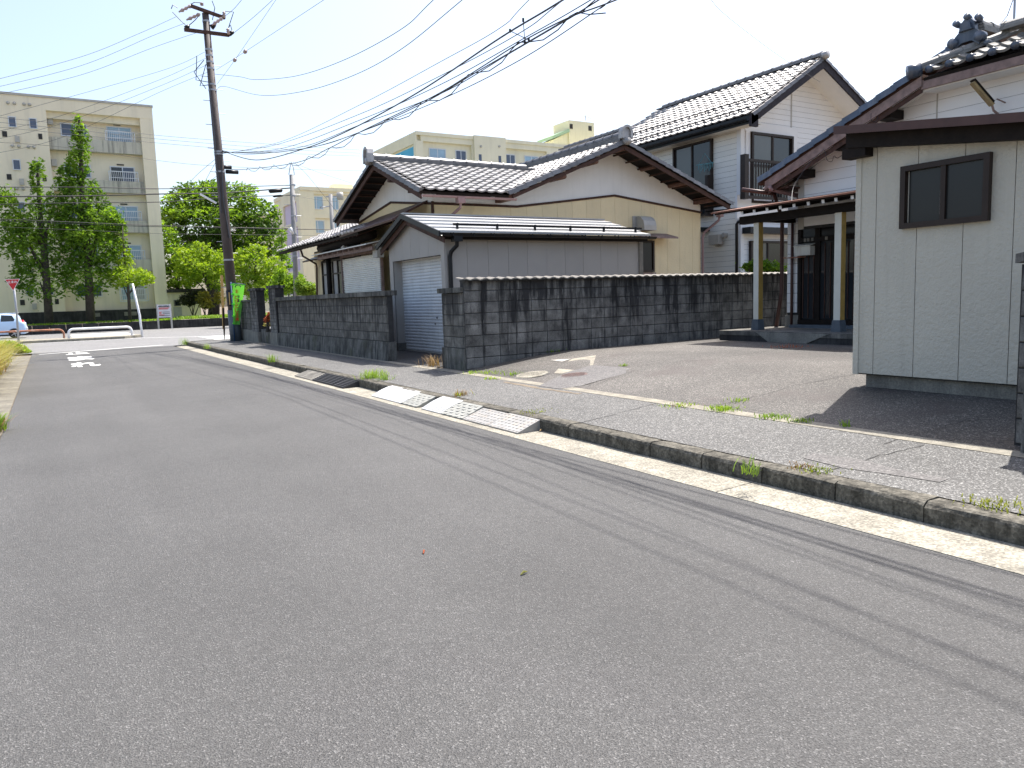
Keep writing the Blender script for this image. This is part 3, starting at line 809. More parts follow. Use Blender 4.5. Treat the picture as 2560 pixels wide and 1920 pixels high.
for x, y, sq in ((1003,217,0),(762,325,0),(510,443,0),(1243,358,0),(1465,495,0),(1672,625,1),(90,605,1)):
    p = Y(*R6(x, y), 17.28)
    purlin(yh, p, (p.x, 18.02, p.z), .075 if not sq else .085, sq)
R5 = lambda x, y: (700+.31646*x, 300+.31646*y)
for x, y, sq in ((600,567,0),(488,720,1),(1018,548,1),(856,465,1),(715,393,1)):
    p = X(*R5(x, y), 8.08)
    purlin(yh, p, (8.72, p.y, p.z), .085 if not sq else .08, sq, M['brownwood'])
mb = MB()
for k in range(9):                                       # soffit battens under the overhangs
    t = .06+k*.11
    a = V(14.4+4.2*t, 17.22, 5.72-1.53*t-.10); obj('batten', MB().bar(a, a+V(0,.76,0), .05, .04), M['brownwood'], yh)
    a = V(14.4-3.8*t, 17.22, 5.72-1.53*t-.10); obj('batten', MB().bar(a, a+V(0,.76,0), .05, .04), M['brownwood'], yh)
for k in range(9):
    t = .06+k*.11
    a = V(8.08, 20.25+3.3*t, 5.27-1.20*t-.06); obj('batten', MB().bar(a, a+V(.6,0,0), .05, .03), M['brownwood'], yh)
    a = V(8.08, 20.25-3.0*t, 5.27-1.15*t-.06); obj('batten', MB().bar(a, a+V(.6,0,0), .05, .03), M['brownwood'], yh)
# gutters and downpipes
def gutter(par, a, b, mat, r=.055, hooks=0):
    a, b = Vector(a), Vector(b); d = (b-a).normalized(); sd = d.cross(ZUP).normalized(); mb = MB(); n = 6
    for p in (a, b):
        for k in range(n+1):
            t = math.pi+math.pi*k/n; mb.v.append(tuple(p+sd*math.cos(t)*r+ZUP*math.sin(t)*r))
        for k in range(n+1):
            t = 2*math.pi-math.pi*k/n; mb.v.append(tuple(p+sd*math.cos(t)*(r-.008)+ZUP*math.sin(t)*(r-.008)))
    m_ = 2*(n+1)
    for k in range(m_): mb.f.append((k, (k+1) % m_, m_+(k+1) % m_, m_+k))
    mb.f.append(tuple(range(m_))); mb.f.append(tuple(range(m_, 2*m_))[::-1])
    for k in range(hooks):
        p = a+(b-a)*((k+.5)/hooks); mb.bar(p-sd*(r+.006)-ZUP*.01, p-sd*(r+.006)+ZUP*.03, .02, .02); mb.bar(p+sd*(r+.006)-ZUP*r, p+sd*(r+.006)+ZUP*.02, .02, .014)
    return obj('gutter', mb, mat, par, False)
gutter(yh, V(7.98,17.08,4.03), V(10.65,17.08,4.03), M['pink_pipe'])
mb = MB(); mb.box(8.93,9.13,17.02,17.18,3.86,4.0); mb.tube([(9.03,17.1,3.88),(9.03,17.12,3.76),(8.80,17.9,3.35),(8.78,17.93,3.2),(8.78,17.93,.3)], .035, 8)
obj('downpipe', mb, M['pink_pipe'], yh)
gutter(yh, V(18.55,18.1,4.06), V(19.0,17.0,4.06), M['black'], .05)
mb = MB(); p = Y(1792, 527, 17.6); mb.box(18.55,18.72,17.5,17.66,3.82,4.0); mb.tube([(18.64,17.6,3.85),(18.6,17.6,3.72),(18.26,17.9,3.35),(18.22,17.93,3.2),(18.22,17.93,.3)], .04, 8)
obj('downpipe', mb, M['pink_pipe'], yh)
mb = MB(); mb.tube([X(752,625,7.62), X(757,640,7.7), X(790,660,8.5), X(792,668,8.62), (8.62,28.3,.3)], .035, 8); obj('downpipe', mb, M['brown_metal'], yh)
# low pent roofs on the street side
mt2 = tile_mesh(.30, .32, M['tile'])
slope_slab('pent_roof', yh, [V(7.55,20.5,3.42), V(7.55,28.9,3.42), V(10.6,28.9,4.55), V(10.6,20.5,4.55)], M['darkwood'], .07)
tile_roof(yh, V(7.5,20.6,3.46), (0,1,0), Vector((3.05,0,1.13)), 28, 9, .30, .34, mt2, keep=lambda u, v: not (v > 1.25 and u < 2.9))
ridge(yh, V(10.45,23.4,4.55), V(10.45,28.6,4.55), M['tile_r'], .09, .36, 2)
for k in range(24): y = 20.7+k*.34; obj('rafter', MB().bar(V(7.58,y,3.36), V(8.7,y,3.76), .05, .07), M['brownwood'], yh)
slope_slab('metal_porch_roof', yh, [V(7.5,17.9,3.52), V(7.5,21.9,3.44), V(8.7,21.6,4.0), V(8.7,18.3,4.08)], M['brown_metal'], .05)
obj('eaves_beam', MB().tube([X(740+.1808*345,540+.1808*450,8.1), X(740+.1808*700,540+.1808*350,8.1), X(740+.1808*1060,540+.1808*250,8.1)], .15, 10), M['darkwood'], yh, True)
obj('porch_post', MB().tube([X(740+.1808*440,540+.1808*470,8.1), X(740+.1808*470,540+.1808*1090,8.1)-ZUP*1.3], .085, 9), M['darkwood'], yh, True)
# street windows
wy0, wy1 = 25.0, 27.35
obj('window_hood', MB().prism([(8.2,24.6,3.05),(8.2,28.2,3.05),(8.7,28.2,3.22),(8.7,24.6,3.22)], (0,0,-.05)), M['brown_metal'], yh)
window(yh, fx, wy0, wy1, .9, 3.0, 4, M['frame_b'], [M['glass'], M['paper'], M['glass'], M['paper']], .07, .02, .06, rail=2.5)
# white corrugated sheets fixed to a frame
mb = MB(); x_ = 8.25
a0 = (24.35, 2.88); a1 = (20.75, 2.93); nrow = 27
for k in range(nrow*4+1):
    f = k/(nrow*4); z = 1.30+f*(2.86-1.30)
    for y in (23.85, 20.75): mb.v.append((x_-.022*math.sin(k*math.pi/2)-.0, y+(0.07*f if y > 22 else -.05*f), z))
for k in range(nrow*4): mb.f.append((2*k, 2*k+1, 2*k+3, 2*k+2))
obj('corrugated_sheet', mb, M['corr'], yh, True, fix=False)
mb = MB(); mb.bar(V(8.3,24.2,2.98), V(8.3,20.5,2.98), .08, .14); mb.bar(V(8.3,24.1,1.0), V(8.3,24.1,2.95), .07, .07); mb.bar(V(8.3,20.7,1.0), V(8.3,20.7,2.95), .07, .07)
obj('sheet_frame', mb, M['greywood'], yh)
mb = MB(); mb.prism([(7.7,25.4,3.10),(7.7,20.3,3.10),(8.6,20.3,3.3),(8.6,25.4,3.3)], (0,0,-.03)); obj('porch_sheet', mb, M['corr'], yh)
mb = MB()
for k in range(9): y = 24.9-k*.5; obj('rafter', MB().bar(V(7.75,y,3.03), V(8.6,y,3.22), .05, .08), M['greywood'], yh)
mb.bar(V(7.9,25.3,2.98), V(7.9,20.3,2.98), .06, .10)
obj('porch_purlin', mb, M['greywood'], yh)
obj('meter_box', MB().box(8.0,8.2,20.25,20.6,2.72,3.1), M['vent'], yh)
p = X(872,612,8.2); obj('wall_lamp', MB().tube([p, p-V(.15,0,.04), p-V(.2,0,.12)], [.03,.05,.07], 8), M['white'], yh, True)
obj('gap_shade', MB().box(8.72, 9.2, 17.9, 18.3, .2, 3.2), M['black'], yh)  # black box drawn as the shade in the gap beside the garage
# gable wall fittings
fr = fy
mb = MB(); fr.box(mb, 15.33, 15.98, 3.36, 3.80, .02, .045)
obj('vent_plate', mb, M['vent'], yh)
mb = MB(); pr = [(.0,3.79),(.12,3.79),(.24,3.74),(.34,3.64),(.38,3.5),(.38,3.36),(0,3.36)]
mb.prism([V(15.45, 18-.046-a, z) for a, z in pr], (.48,0,0)); obj('vent_hood', mb, M['vent'], yh)
window(yh, fr, 15.52, 16.16, 2.12, 3.08, 1, M['frame_b'], [M['glass_f']], .06, .02, .06)
obj('window_awning', MB().prism([V(15.3,17.5,3.16), V(16.75,17.5,3.16), V(16.7,17.98,3.30), V(15.4,17.98,3.30)], (0,0,-.05)), M['greywood'], yh)
mb = MB(); fr.box(mb, 15.4, 16.2, 2.05, 2.10, .02, .10); obj('window_sill', mb, M['greywood'], yh)

# ================================================================== GARAGE
gr = thing('garage', 'narrow grey panelled garage with sheet metal roof and roller shutter', 'garage', (9.5,16.3,.25))
gx = WX(7.35); gy = WY(14.75)
gab = [(14.75,.2),(17.78,.2),(17.78,2.86),(16.39,3.36),(14.75,2.84)]
obj('wall', gx.poly(MB(), [(17.57,.2),(17.78,.2),(17.78,2.86),(16.39,3.36),(14.75,2.84),(14.75,2.45),(17.57,2.45)], -.12, -.004), M['mortar'], gr)
obj('wall', gy.poly(MB(), [(7.35,.2),(12.85,.2),(12.85,2.86),(7.35,2.86)], -.10, -.004), M['mortar'], gr)
top = [(14.75,2.45),(17.78,2.45),(17.78,2.86),(16.39,3.36),(14.75,2.84)]
panels('panel', gr, gx, top, [14.75,15.02,15.5,15.98,16.46,16.94,17.42,17.78], M['garage'])
panels('panel', gr, gx, [(17.57,.45),(17.78,.45),(17.78,2.45),(17.57,2.45)], [17.57,17.78], M['garage'])
panels('panel', gr, gx, [(14.75,.45),(14.9,.45),(14.9,2.45),(14.75,2.45)], [14.75,14.9], M['garage'])
gs = [7.36, 7.85]
xs2 = [(700+.31646*x) for x in (1470,1637,1797,1948,2101)]+[1250+.31646*x for x in (360,508,651,790,925)]
gs = [7.36]+[Y(q, 600, 14.75).x for q in xs2]+[12.75]
panels('panel', gr, gy, [(7.36,.25),(12.75,.25),(12.75,2.84),(7.36,2.84)], gs, M['garage'])
obj('corner_trim', MB().box(12.75,12.87,14.70,14.84,.25,2.86), M['caps'], gr)
obj('corner_trim', MB().box(7.325,7.40,14.715,14.79,.25,2.84), M['garage'], gr)
obj('jamb', MB().box(7.36,7.62,17.55,17.74,.2,2.47), M['garage'], gr)
obj('jamb', MB().box(7.36,7.62,14.78,14.9,.2,2.47), M['garage'], gr)
obj('lintel', MB().box(7.36,7.62,14.9,17.55,2.455,2.6), M['garage'], gr)
obj('jamb_footing', MB().box(7.33,7.7,17.5,17.8,.1,.45), M['footing'], gr)
obj('garage_floor', MB().box(7.3,12.8,14.8,17.7,.1,.24), M['plinth'], gr)
sh = obj('shutter', MB().box(7.58,7.62,14.9,17.55,.25,2.5), M['mortar'], gr)
sl = MB(); H = .075
sl.add([(0,0,0),(0,2.65,0),(-.012,2.65,.008),(-.012,0,.008),(-.016,0,.035),(-.016,2.65,.035),(-.010,2.65,.060),(-.010,0,.060),(0,0,.072),(0,2.65,.072)],
       [(0,1,2,3),(3,2,5,4),(4,5,6,7),(7,6,9,8)])
slm = mesh_of('slat', sl, M['shutter'])
for k in range(30): piece('slat', slm, Matrix.Translation((7.572, 14.9, .29+k*.0735)), sh)
mb = MB(); mb.box(7.545,7.556,15.75,15.80,.93,.95); mb.box(7.545,7.556,15.65,15.69,1.06,1.10); obj('lock', mb, M['black'], sh)
obj('bottom_rail', MB().box(7.55,7.58,14.9,17.55,.24,.288), M['vent'], sh)
# roof: wide strips stepping up the slope
rx0, rx1 = 7.12, 12.95
ev, rg = V(0,14.50,2.90), V(0,16.39,3.45)
d = (rg-ev); nst = 5
for k in range(nst):
    a, b = ev+d*(k/nst), ev+d*((k+1)/nst)
    mb = MB(); mb.prism([V(rx0,a.y,a.z+.035), V(rx0,b.y,b.z+.008), V(rx0,b.y,b.z-.03), V(rx0,a.y,a.z-.012)], (rx1-rx0,0,0))
    obj('roof_sheet', mb, M['roofmetal'], gr)
slope_slab('roof_sheet', gr, [V(rx0,16.39,3.46), V(rx1,16.39,3.46), V(rx1,18.0,2.86), V(rx0,18.0,2.86)], M['roofmetal'], .04)
obj('ridge_cap', MB().bar(V(rx0,16.39,3.475), V(rx1,16.39,3.475), .16, .03), M['roofmetal'], gr)
for a, b in (((14.46,2.86),(16.39,3.42)), ((18.02,2.82),(16.39,3.42))):
    obj('verge_flashing', MB().prism([V(rx0-.03,a[0],a[1]-.06), V(rx0-.03,b[0],b[1]-.06), V(rx0-.03,b[0],b[1]+.055), V(rx0-.03,a[0],a[1]+.055)], (.04,0,0)), M['black'], gr)
    obj('bargeboard', MB().prism([V(7.2,a[0],a[1]-.19), V(7.2,b[0],b[1]-.19), V(7.2,b[0],b[1]-.05), V(7.2,a[0],a[1]-.05)], (.03,0,0)), M['brownwood'], gr)
    obj('soffit', MB().prism([V(7.2,a[0],a[1]-.07), V(7.2,b[0],b[1]-.07), V(7.2,b[0],b[1]-.05), V(7.2,a[0],a[1]-.05)], (.2,0,0)), M['darkwood'], gr)
obj('fascia', MB().box(7.2,12.9,14.56,14.59,2.75,2.87), M['darkwood'], gr)
gutter(gr, V(7.15,14.44,2.86), V(13.05,14.44,2.86), M['black'], .06, 12)
mb = MB(); mb.bar(V(7.6,14.78,3.09), V(12.9,14.78,3.09), .03, .05)
for k in range(6): x = 7.7+k*1.0; mb.bar(V(x,14.78,2.98), V(x,14.78,3.12), .03, .06)
obj('snow_guard', mb, M['black'], gr)
mb = MB(); mb.box(7.42,7.62,14.40,14.56,2.70,2.86); mb.tube([(7.52,14.46,2.74),(7.52,14.48,2.62),(7.46,14.64,2.5),(7.44,14.67,2.4),(7.44,14.67,.3)], .045, 9)
obj('downpipe', mb, M['black'], gr, False)

# ================================================================== WHITE HOUSE (two storeys)
wh = thing('white_house', 'two storey white clapboard house with steep grey tiled roof and balcony railings', 'house', (22,20,.4))
wx = WX(19.6); wyf = WY(17.6)
z = .9; zs = []
while z < 9.2: zs.append(z); z += .172
obj('wall', wx.poly(MB(), [(17.6,.4),(27.5,.4),(27.5,6.8),(17.6,6.8)], -.12, -.002), M['mortar'], wh)
gb = [(19.6,.4),(26.6,.4),(26.6,6.9),(22.65,8.85),(19.6,6.75)]
obj('wall', wyf.poly(MB(), gb, -.12, -.002), M['mortar'], wh)
for a, b in zip(zs, zs[1:]):
    for fr, poly, mat in ((wx, [(17.62,.4),(27.5,.4),(27.5,6.75),(17.62,6.75)], M['siding']), (wyf, gb, M['siding2'])):
        q = clip(poly, 1, a+.003, b-.003)
        if len(q) >= 3:
            mb = MB(); mb.prism([fr.p(u, v, .004+.007*(b-v)/.172) for u, v in q], fr.n*.012); obj('siding_board', mb, mat, wh)
obj('corner_board', MB().box(19.55,19.72,17.55,17.72,.4,6.75), M['siding2'], wh)
mb = MB(); wyf.box(mb, 22.0, 22.05, 5.6, 8.3, .02, .035); obj('board_joint', mb, M['vent'], wh)
# roof, measured eaves and ridge
mw = tile_mesh(.32, .335, M['tile'])
sl_ = Vector((3.40,0,2.12))
slope_slab('roof_deck', wh, [V(19.1,16.68,6.83), V(22.5,16.68,8.95), V(22.5,24.6,8.95), V(21.2,26.6,8.14), V(19.1,28,6.83)], M['barge'], .08)
tile_roof(wh, V(19.08,16.75,6.90), (0,1,0), sl_, 34, 12, .32, .335, mw, keep=lambda u, v: u < 7.9 or (v < 3.0-(u-7.9)*.15 and v < 2.6))
slope_slab('roof_deck', wh, [V(22.5,16.68,8.95), V(26.9,16.68,6.7), V(26.9,28,6.7), V(22.5,24.6,8.95)], M['barge'], .08)
ridge(wh, V(22.5,16.72,9.02), V(22.5,24.6,9.02), M['tile_r'], .11, .40, 1)
ridge(wh, V(21.25,25.2,8.26), V(21.25,30,8.26), M['tile_r'], .10, .40, 1)
mb = MB(); mb.tube([V(22.5,16.55,9.03), V(22.5,16.78,9.05)], .13, 12); obj('verge_boss', mb, M['tile'], wh, True)
verge(wh, V(19.1,16.66,6.88), V(22.47,16.66,8.98), (0,-1,0), M['tile_r'], .34, 'verge_tile', .09)
verge(wh, V(26.2,16.66,7.05), V(22.53,16.66,8.98), (0,-1,0), M['tile_r'], .34, 'verge_tile', .09)
rake(wh, (19.05,16.72,6.86), (22.5,16.72,8.96), (0,-1,0), M['barge'], .30, .05, 0, .02)
rake(wh, (26.5,16.72,6.90), (22.5,16.72,8.96), (0,-1,0), M['barge'], .30, .05, 0, .02)
obj('eaves_return', MB().box(19.02,19.35,16.67,16.75,6.50,6.86), M['barge'], wh)
mb = MB()
mb.prism([V(19.55,16.75,6.78), V(22.5,16.75,8.72), V(26.5,16.75,6.6), V(26.5,17.6,6.6), V(22.5,17.6,8.72), V(19.55,17.6,6.78)][0:2]+[V(22.5,17.6,8.72), V(19.55,17.6,6.78)], (0,0,.03))
mb.prism([V(22.5,16.75,8.72), V(26.5,16.75,6.68), V(26.5,17.6,6.68), V(22.5,17.6,8.72)], (0,0,.03))
obj('soffit', mb, M['siding2'], wh)
obj('soffit', MB().box(19.12,19.6,16.75,28,6.62,6.66), M['siding'], wh)
obj('eaves_board', MB().box(19.08,19.12,16.75,28,6.60,6.86), M['black'], wh)
gutter(wh, V(19.02,16.8,6.74), V(19.02,28,6.74), M['black'], .07, 16)
# snow guards
mb = MB()
for v in (.35, 1.35):
    p = V(19.08,0,6.92)+sl_.normalized()*v
    mb.bar(V(p.x,17,p.z+.07), V(p.x,27,p.z+.07), .03, .03)
    for k in range(26): y = 17.1+k*.38; mb.bar(V(p.x,y,p.z), V(p.x,y,p.z+.08), .03, .03)
obj('snow_guard', mb, M['black'], wh)
# upper street window with rail
R10 = lambda x, y: (1660+.2652*x, 280+.2652*y)
p0 = X(*R10(105,345), 19.6); p1 = X(*R10(470,250), 19.6); p2 = X(*R10(470,740), 19.6)
window(wh, wx, p1.y, p0.y, 4.05, (p0.z+p1.z)/2, 2, M['frame_b'], [M['glass'], M['glass_g']], .07, .05, .08)
mb = MB(); wx.box(mb, p1.y-.02, p1.y+.10, 4.0, 5.35, .05, .32)
zt = 4.78
for zz in (4.05, zt): mb.bar(wx.p(p1.y, zz, .28), wx.p(p0.y, zz, .28), .04, .05)
k = p1.y
while k < p0.y: mb.bar(wx.p(k, 4.05, .28), wx.p(k, zt, .28), .022, .022); k += .13
obj('window_railing', mb, M['frame_b'], wh)
# clothes hangers inside that railing
hang = thing('hanger_ring', 'teal clothes hanger ring hanging outside the upstairs window of the white house', 'hanger', X(*R10(385,490), 19.35))
mb = MB(); c = X(*R10(385,490), 19.35)
for k in range(10): mb.bar(c+V(0,-.35+.07*k,0), c+V(0,-.33+.07*k,-.16-.05*(k % 3)), .012, .012)
mb.tube([c+V(0,-.4,-.02), c+V(0,.4,.02)], .014, 6); mb.tube([c+V(0,-.3,.0), c+V(0,.0,.35), c+V(0,.3,.0)], .008, 5)
obj('ring', mb, M['laundry'], hang)
# gable balcony window
b0 = Y(*R10(805,190), 17.6); b1 = Y(*R10(1195,235), 17.6)
window(wh, wyf, b0.x, b1.x, 4.3, b0.z, 2, M['frame_b'], [M['glass_g'], M['glass']], .08, .05, .08)
mb = MB(); wyf.box(mb, b0.x-.25, b1.x+.3, b0.z+.02, b0.z+.3, .02, .06); wyf.box(mb, b0.x-.22, b0.x-.02, 3.9, b0.z+.02, .02, .06); wyf.box(mb, b1.x+.02, b1.x+.25, 3.9, b0.z+.02, .02, .06)
obj('window_surround', mb, M['siding2'], wh)
q0 = Y(*R10(760,425), 17.2); q1 = Y(*R10(760,815), 17.2); q2 = q0.x+2.35
mb = MB(); mb.box(q0.x-.09, q0.x+.09, 17.1, 17.3, q1.z-.02, q0.z+.08)
for zz in (q1.z+.05, q0.z-.08): mb.bar(V(q0.x,17.2,zz), V(q2,17.2,zz), .06, .09)
k = q0.x+.15
while k < q2: mb.bar(V(k,17.2,q1.z), V(k,17.2,q0.z-.1), .028, .028); k += .125
mb.box(q2-.05, q2+.1, 17.12, 17.3, q1.z-.05, q0.z+.1)
obj('balcony_railing', mb, M['frame_b'], wh)
mb = MB(); wyf.box(mb, q0.x, q2, q1.z-.6, q1.z+.15, .02, .10); obj('balcony_apron', mb, M['siding2'], wh)
# ground floor window, hood, pipe, vents
d0 = Y(*R10(795,1215), 17.6); d1 = Y(*R10(1145,1500), 17.6)
window(wh, wyf, d0.x, d1.x+.6, d1.z, d0.z, 3, M['frame_b'], [M['glass_g'], M['glass'], M['glass_g']], .07, .05, .08)
mb = MB(); wyf.box(mb, d0.x-.35, d1.x+.8, d0.z+.22, d0.z+.42, .02, .4); obj('window_hood', mb, M['black'], wh)
t0 = X(*R10(745,1025), 19.3); t1 = X(*R10(685,1060), 19.5)
pipe('downpipe', wh, [Y(*R10(760,1020), 17.1), Y(*R10(700,1035), 17.4), Y(*R10(685,1060), 17.45), V(Y(*R10(685,1500), 17.45).x, 17.45, .4)], .05, M['black'])
v0 = X(*R10(505,1205), 19.5)
mb = MB(); mb.box(19.3,19.6,v0.y-.22,v0.y+.22,v0.z-.16,v0.z+.16); obj('vent_hood', mb, M['vent'], wh)
v1 = X(*R10(572,1160), 19.5); mb = MB().tube([v1, v1+V(0,.02,-.15), v1+V(0,.15,-.32), v1+V(0,.4,-.34)], .025, 7); mb.tube([v1-V(.08,0,0), v1+V(.1,0,0)], .08, 8); obj('vent_pipe', mb, M['vent'], wh)
v2 = X(*R10(375,1115), 19.5); obj('small_hood', MB().box(19.2,19.6,v2.y-.2,v2.y+.25,v2.z-.05,v2.z+.08), M['black'], wh)

# ================================================================== TILED HOUSE WITH PORCH (right)
th = thing('porch_house', 'white sided house with blue grey tiled gable roof and a dark entrance porch', 'house', (15,8.5,.5))
fu = WX(13.6); fl = WX(14.0)
R8 = lambda x, y: (1860+.31646*x, .31646*y)
up = [(10.62,2.7),(10.62,3.78),(7.9,5.0),(3.5,5.0),(3.5,2.7)]
obj('wall', fu.poly(MB(), up, -.1, -.002), M['mortar'], th)
z = 2.75
while z < 5.0:
    q = clip(up, 1, z+.003, z+.21)
    if len(q) >= 3: obj('siding_board', fu.poly(MB(), q, 0, .014), M['siding2'], th)
    z += .213
mb = MB(); u = X(2344, 270, 13.6).y; fu.box(mb, u-.012, u+.012, 3.4, 4.9, .012, .02); fu.box(mb, 10.5, 10.64, 2.7, 3.82, .01, .03)
obj('board_joint', mb, M['vent'], th)
lowp = [(11.23,.72),(11.23,3.85),(10.95,3.85),(10.95,.72)]
obj('wall', fl.poly(MB(), [(11.23,.5),(11.23,4.0),(3.5,4.0),(3.5,.5)], -.1, -.002), M['mortar'], th)
z = .95
while z < 3.8:
    q = clip([(11.23,.9),(11.23,3.85),(10.97,3.85),(10.97,.9)], 1, z+.004, z+.21)
    if len(q) >= 3: obj('siding_board', fl.poly(MB(), q, 0, .014), M['siding2'], th)
    z += .213
obj('plinth', MB().box(13.95,14.2,10.9,11.25,.5,.9), M['plinth'], th)
pipe('downpipe', th, [(13.94,11.07,3.0),(13.94,11.07,.6)], .03, M['brown_metal'])
pipe('downpipe', th, [X(1855,474,13.0), X(1935,484,13.5), (13.93,11.33,3.0), (13.93,11.33,1.4), (13.9,11.45,.62)], .045, M['brown_metal'])
pipe('downpipe', th, [X(1925,465,13.1), X(1926,473,13.1), X(1996,490,13.75), X(1998,505,13.9)], .045, M['pink_pipe'])
# entrance: dark sliding doors
dr = obj('entrance_door', fl.box(MB(), 8.4, 10.92, .68, 3.15, .0, .02), M['black'], th)
for a, b, mat in ((10.84,10.92,'darkwood'),):
    pass
mb = MB()
for zz, hh in ((.70,.10),(2.45,.09),(3.05,.10)): fl.box(mb, 8.4, 10.9, zz, zz+hh, .02, .08)
for yy in (10.86,10.46,10.40,10.0,9.52,9.46,9.0,8.6): fl.box(mb, yy-.03, yy+.03, .7, 3.1, .02, .07)
obj('door_frame', mb, M['darkwood'], dr)
for a, b in ((10.43,10.83),(10.03,10.37),(9.55,9.97),(9.03,9.43),(8.63,8.97)):
    obj('door_pane', fl.box(MB(), a, b, .82, 2.42, .025, .035), M['glass'], dr)
    obj('door_pane', fl.box(MB(), a, b, 2.56, 3.04, .025, .035), M['glass_f'], dr)
mb = MB(); k = 8.5
while k < 10.8: fl.box(mb, k-.008, k+.008, .84, 2.40, .036, .055); k += .135
obj('door_bars', mb, M['brownwood'], dr)
mb = MB()
for y in (10.72,10.64,10.54,10.20): fl.box(mb, y-.03, y+.03, 2.46, 2.53, .081, .09)
obj('name_plates', mb, M['caps'], dr)
obj('threshold', MB().box(13.7,14.0,8.4,10.95,.62,.70), M['slate'], th)
# porch
slab = thing('porch_slab', 'worn concrete porch slab in front of the dark entrance doors', 'slab', (12.9,9.8,.45))
obj('slab', MB().box(12.25,14.0,8.2,11.6,.55,.64), M['slab'], slab)
obj('slab_base', MB().box(12.26,14.0,8.22,11.58,.3,.55), M['retain'], slab)
mb = MB(); y0 = X(1893, 832, 12.28).y; y1 = X(2075, 832, 12.28).y
mb.prism([(12.238,y0,.625),(12.238,y0-.35,.41),(12.238,y1+.55,.41),(12.238,y1,.625)], (.02,0,0)); mb2 = mb
obj('painted_face', mb, M['plinth'], slab)
po = thing('entrance_porch', 'dark timber porch canopy with white rafter ends on two cream posts', 'porch', (12.9,9.8,.64))
for (ya, yb) in ((10.94,11.07),(9.01,9.15)):
    pt = obj('post', MB().box(12.72,12.85,ya,yb,.84,2.86), M['post'], po)
    obj('post_side', MB().box(12.724,12.852,ya-.006,ya-.001,.84,2.86), M['ochre'], po)
    mb = MB(); mb.prism([(12.69,ya-.035,.64),(12.88,ya-.035,.64),(12.88,yb+.035,.64),(12.69,yb+.035,.64)], (0,0,.02))
    mb.add([(12.69,ya-.035,.66),(12.88,ya-.035,.66),(12.88,yb+.035,.66),(12.69,yb+.035,.66),(12.695,ya-.012,.86),(12.87,ya-.012,.86),(12.87,yb+.008,.86),(12.695,yb+.008,.86)], [(0,1,5,4),(1,2,6,5),(2,3,7,6),(3,0,4,7),(4,5,6,7)])
    obj('post_boot', mb, M['slate'], po)
obj('front_beam', MB().box(12.68,12.84,8.3,11.42,2.86,3.02), M['darkwood'], po)
obj('side_beam', MB().box(12.84,13.9,10.95,11.08,2.88,3.02), M['darkwood'], po)
slope_slab('canopy_sheet', po, [V(12.18,8.2,3.13), V(12.18,11.75,3.13), V(13.62,11.75,3.345), V(13.62,8.2,3.345)], M['copper'], .03)
slope_slab('canopy_boarding', po, [V(12.24,8.22,3.105), V(12.24,11.70,3.105), V(13.6,11.70,3.31), V(13.6,8.22,3.31)], M['darkwood'], .03)
RB = lambda x, y: (1820+.15675*x, 300+.15675*y)
for x, y in ((228,1522),(423,1492),(627,1462),(838,1437),(1057,1400),(1285,1365),(1520,1330),(1725,1297),(1988,1207)):
    yy = X(*RB(x, y), 12.3).y
    o = obj('rafter', MB().bar(V(12.30,yy,3.055), V(13.6,yy,3.25), .05, .07), M['darkwood'], po)
    obj('rafter_end', MB().bar(V(12.285,yy,3.052), V(12.30,yy,3.055), .056, .076), M['white'], o)
# mailbox
mbx = thing('mailbox', 'rusty pale metal mailbox beside the dark entrance doors', 'mailbox', (13.8,10.7,2.15))
a = X(1976,617,13.75); b = X(2023,640,13.75)
obj('box', MB().box(13.78,13.97,b.y,a.y-.08,2.17,2.36), M['mail'], mbx)
obj('lid', MB().prism([(13.75,b.y-.01,2.36),(13.98,b.y-.01,2.41),(13.98,a.y-.07,2.41),(13.75,a.y-.07,2.36)], (0,0,.02)), M['mail'], mbx)
obj('newspaper_tray', MB().box(13.70,13.9,b.y+.2,a.y+.15,2.13,2.15), M['rust'], mbx)
# roof
eave = V(13.1, 11.25, 3.78); hp = V(13.1, 7.85, 5.10)
slope_slab('roof_deck', th, [V(13.1,11.3,3.74), V(20,11.3,3.74), V(20,7.85,5.08), V(13.1,7.85,5.08)], M['brownwood'], .07)
slope_slab('roof_deck', th, [V(13.75,11.75,3.86), V(20,11.75,3.86), V(20,7.45,5.6), V(13.75,7.45,5.6)], M['brownwood'], .07)
slope_slab('roof_deck', th, [V(13.75,7.45,5.6), V(20,7.45,5.6), V(20,3.5,4.0), V(13.75,3.5,4.0)], M['brownwood'], .07)
verge(th, V(13.06,11.28,3.80), V(13.06,7.9,5.12), (-1,0,0), M['tileb'], .36, 'verge_tile', .11, .16)
verge(th, V(13.72,11.75,3.92), V(13.72,7.5,5.62), (-1,0,0), M['tileb'], .36, 'verge_tile', .10, .16)
rake(th, (13.12,11.1,3.76), (13.12,7.78,5.05), (-1,0,0), M['greywood'], .17, .03, 0, .03)
rake(th, (13.14,11.05,3.66), (13.14,7.78,4.95), (-1,0,0), M['brownwood'], .10, .012, 0, .1)
obj('soffit', MB().prism([V(13.15,11.2,3.60), V(13.15,7.8,4.90), V(13.62,7.8,4.90), V(13.62,11.2,3.60)], (0,0,.02)), M['plaster'], th)
obj('eaves_soffit', MB().box(13.2,14.0,10.6,11.2,3.54,3.58), M['brownwood'], th)
for x, y in ((420,1370),(1105,905),(760,1145)):
    p = X(*R8(x, y), 13.2); obj('purlin', MB().box(13.18,13.62,p.y-.14,p.y+.14,p.z-.08,p.z+.08), M['darkwood'], th)
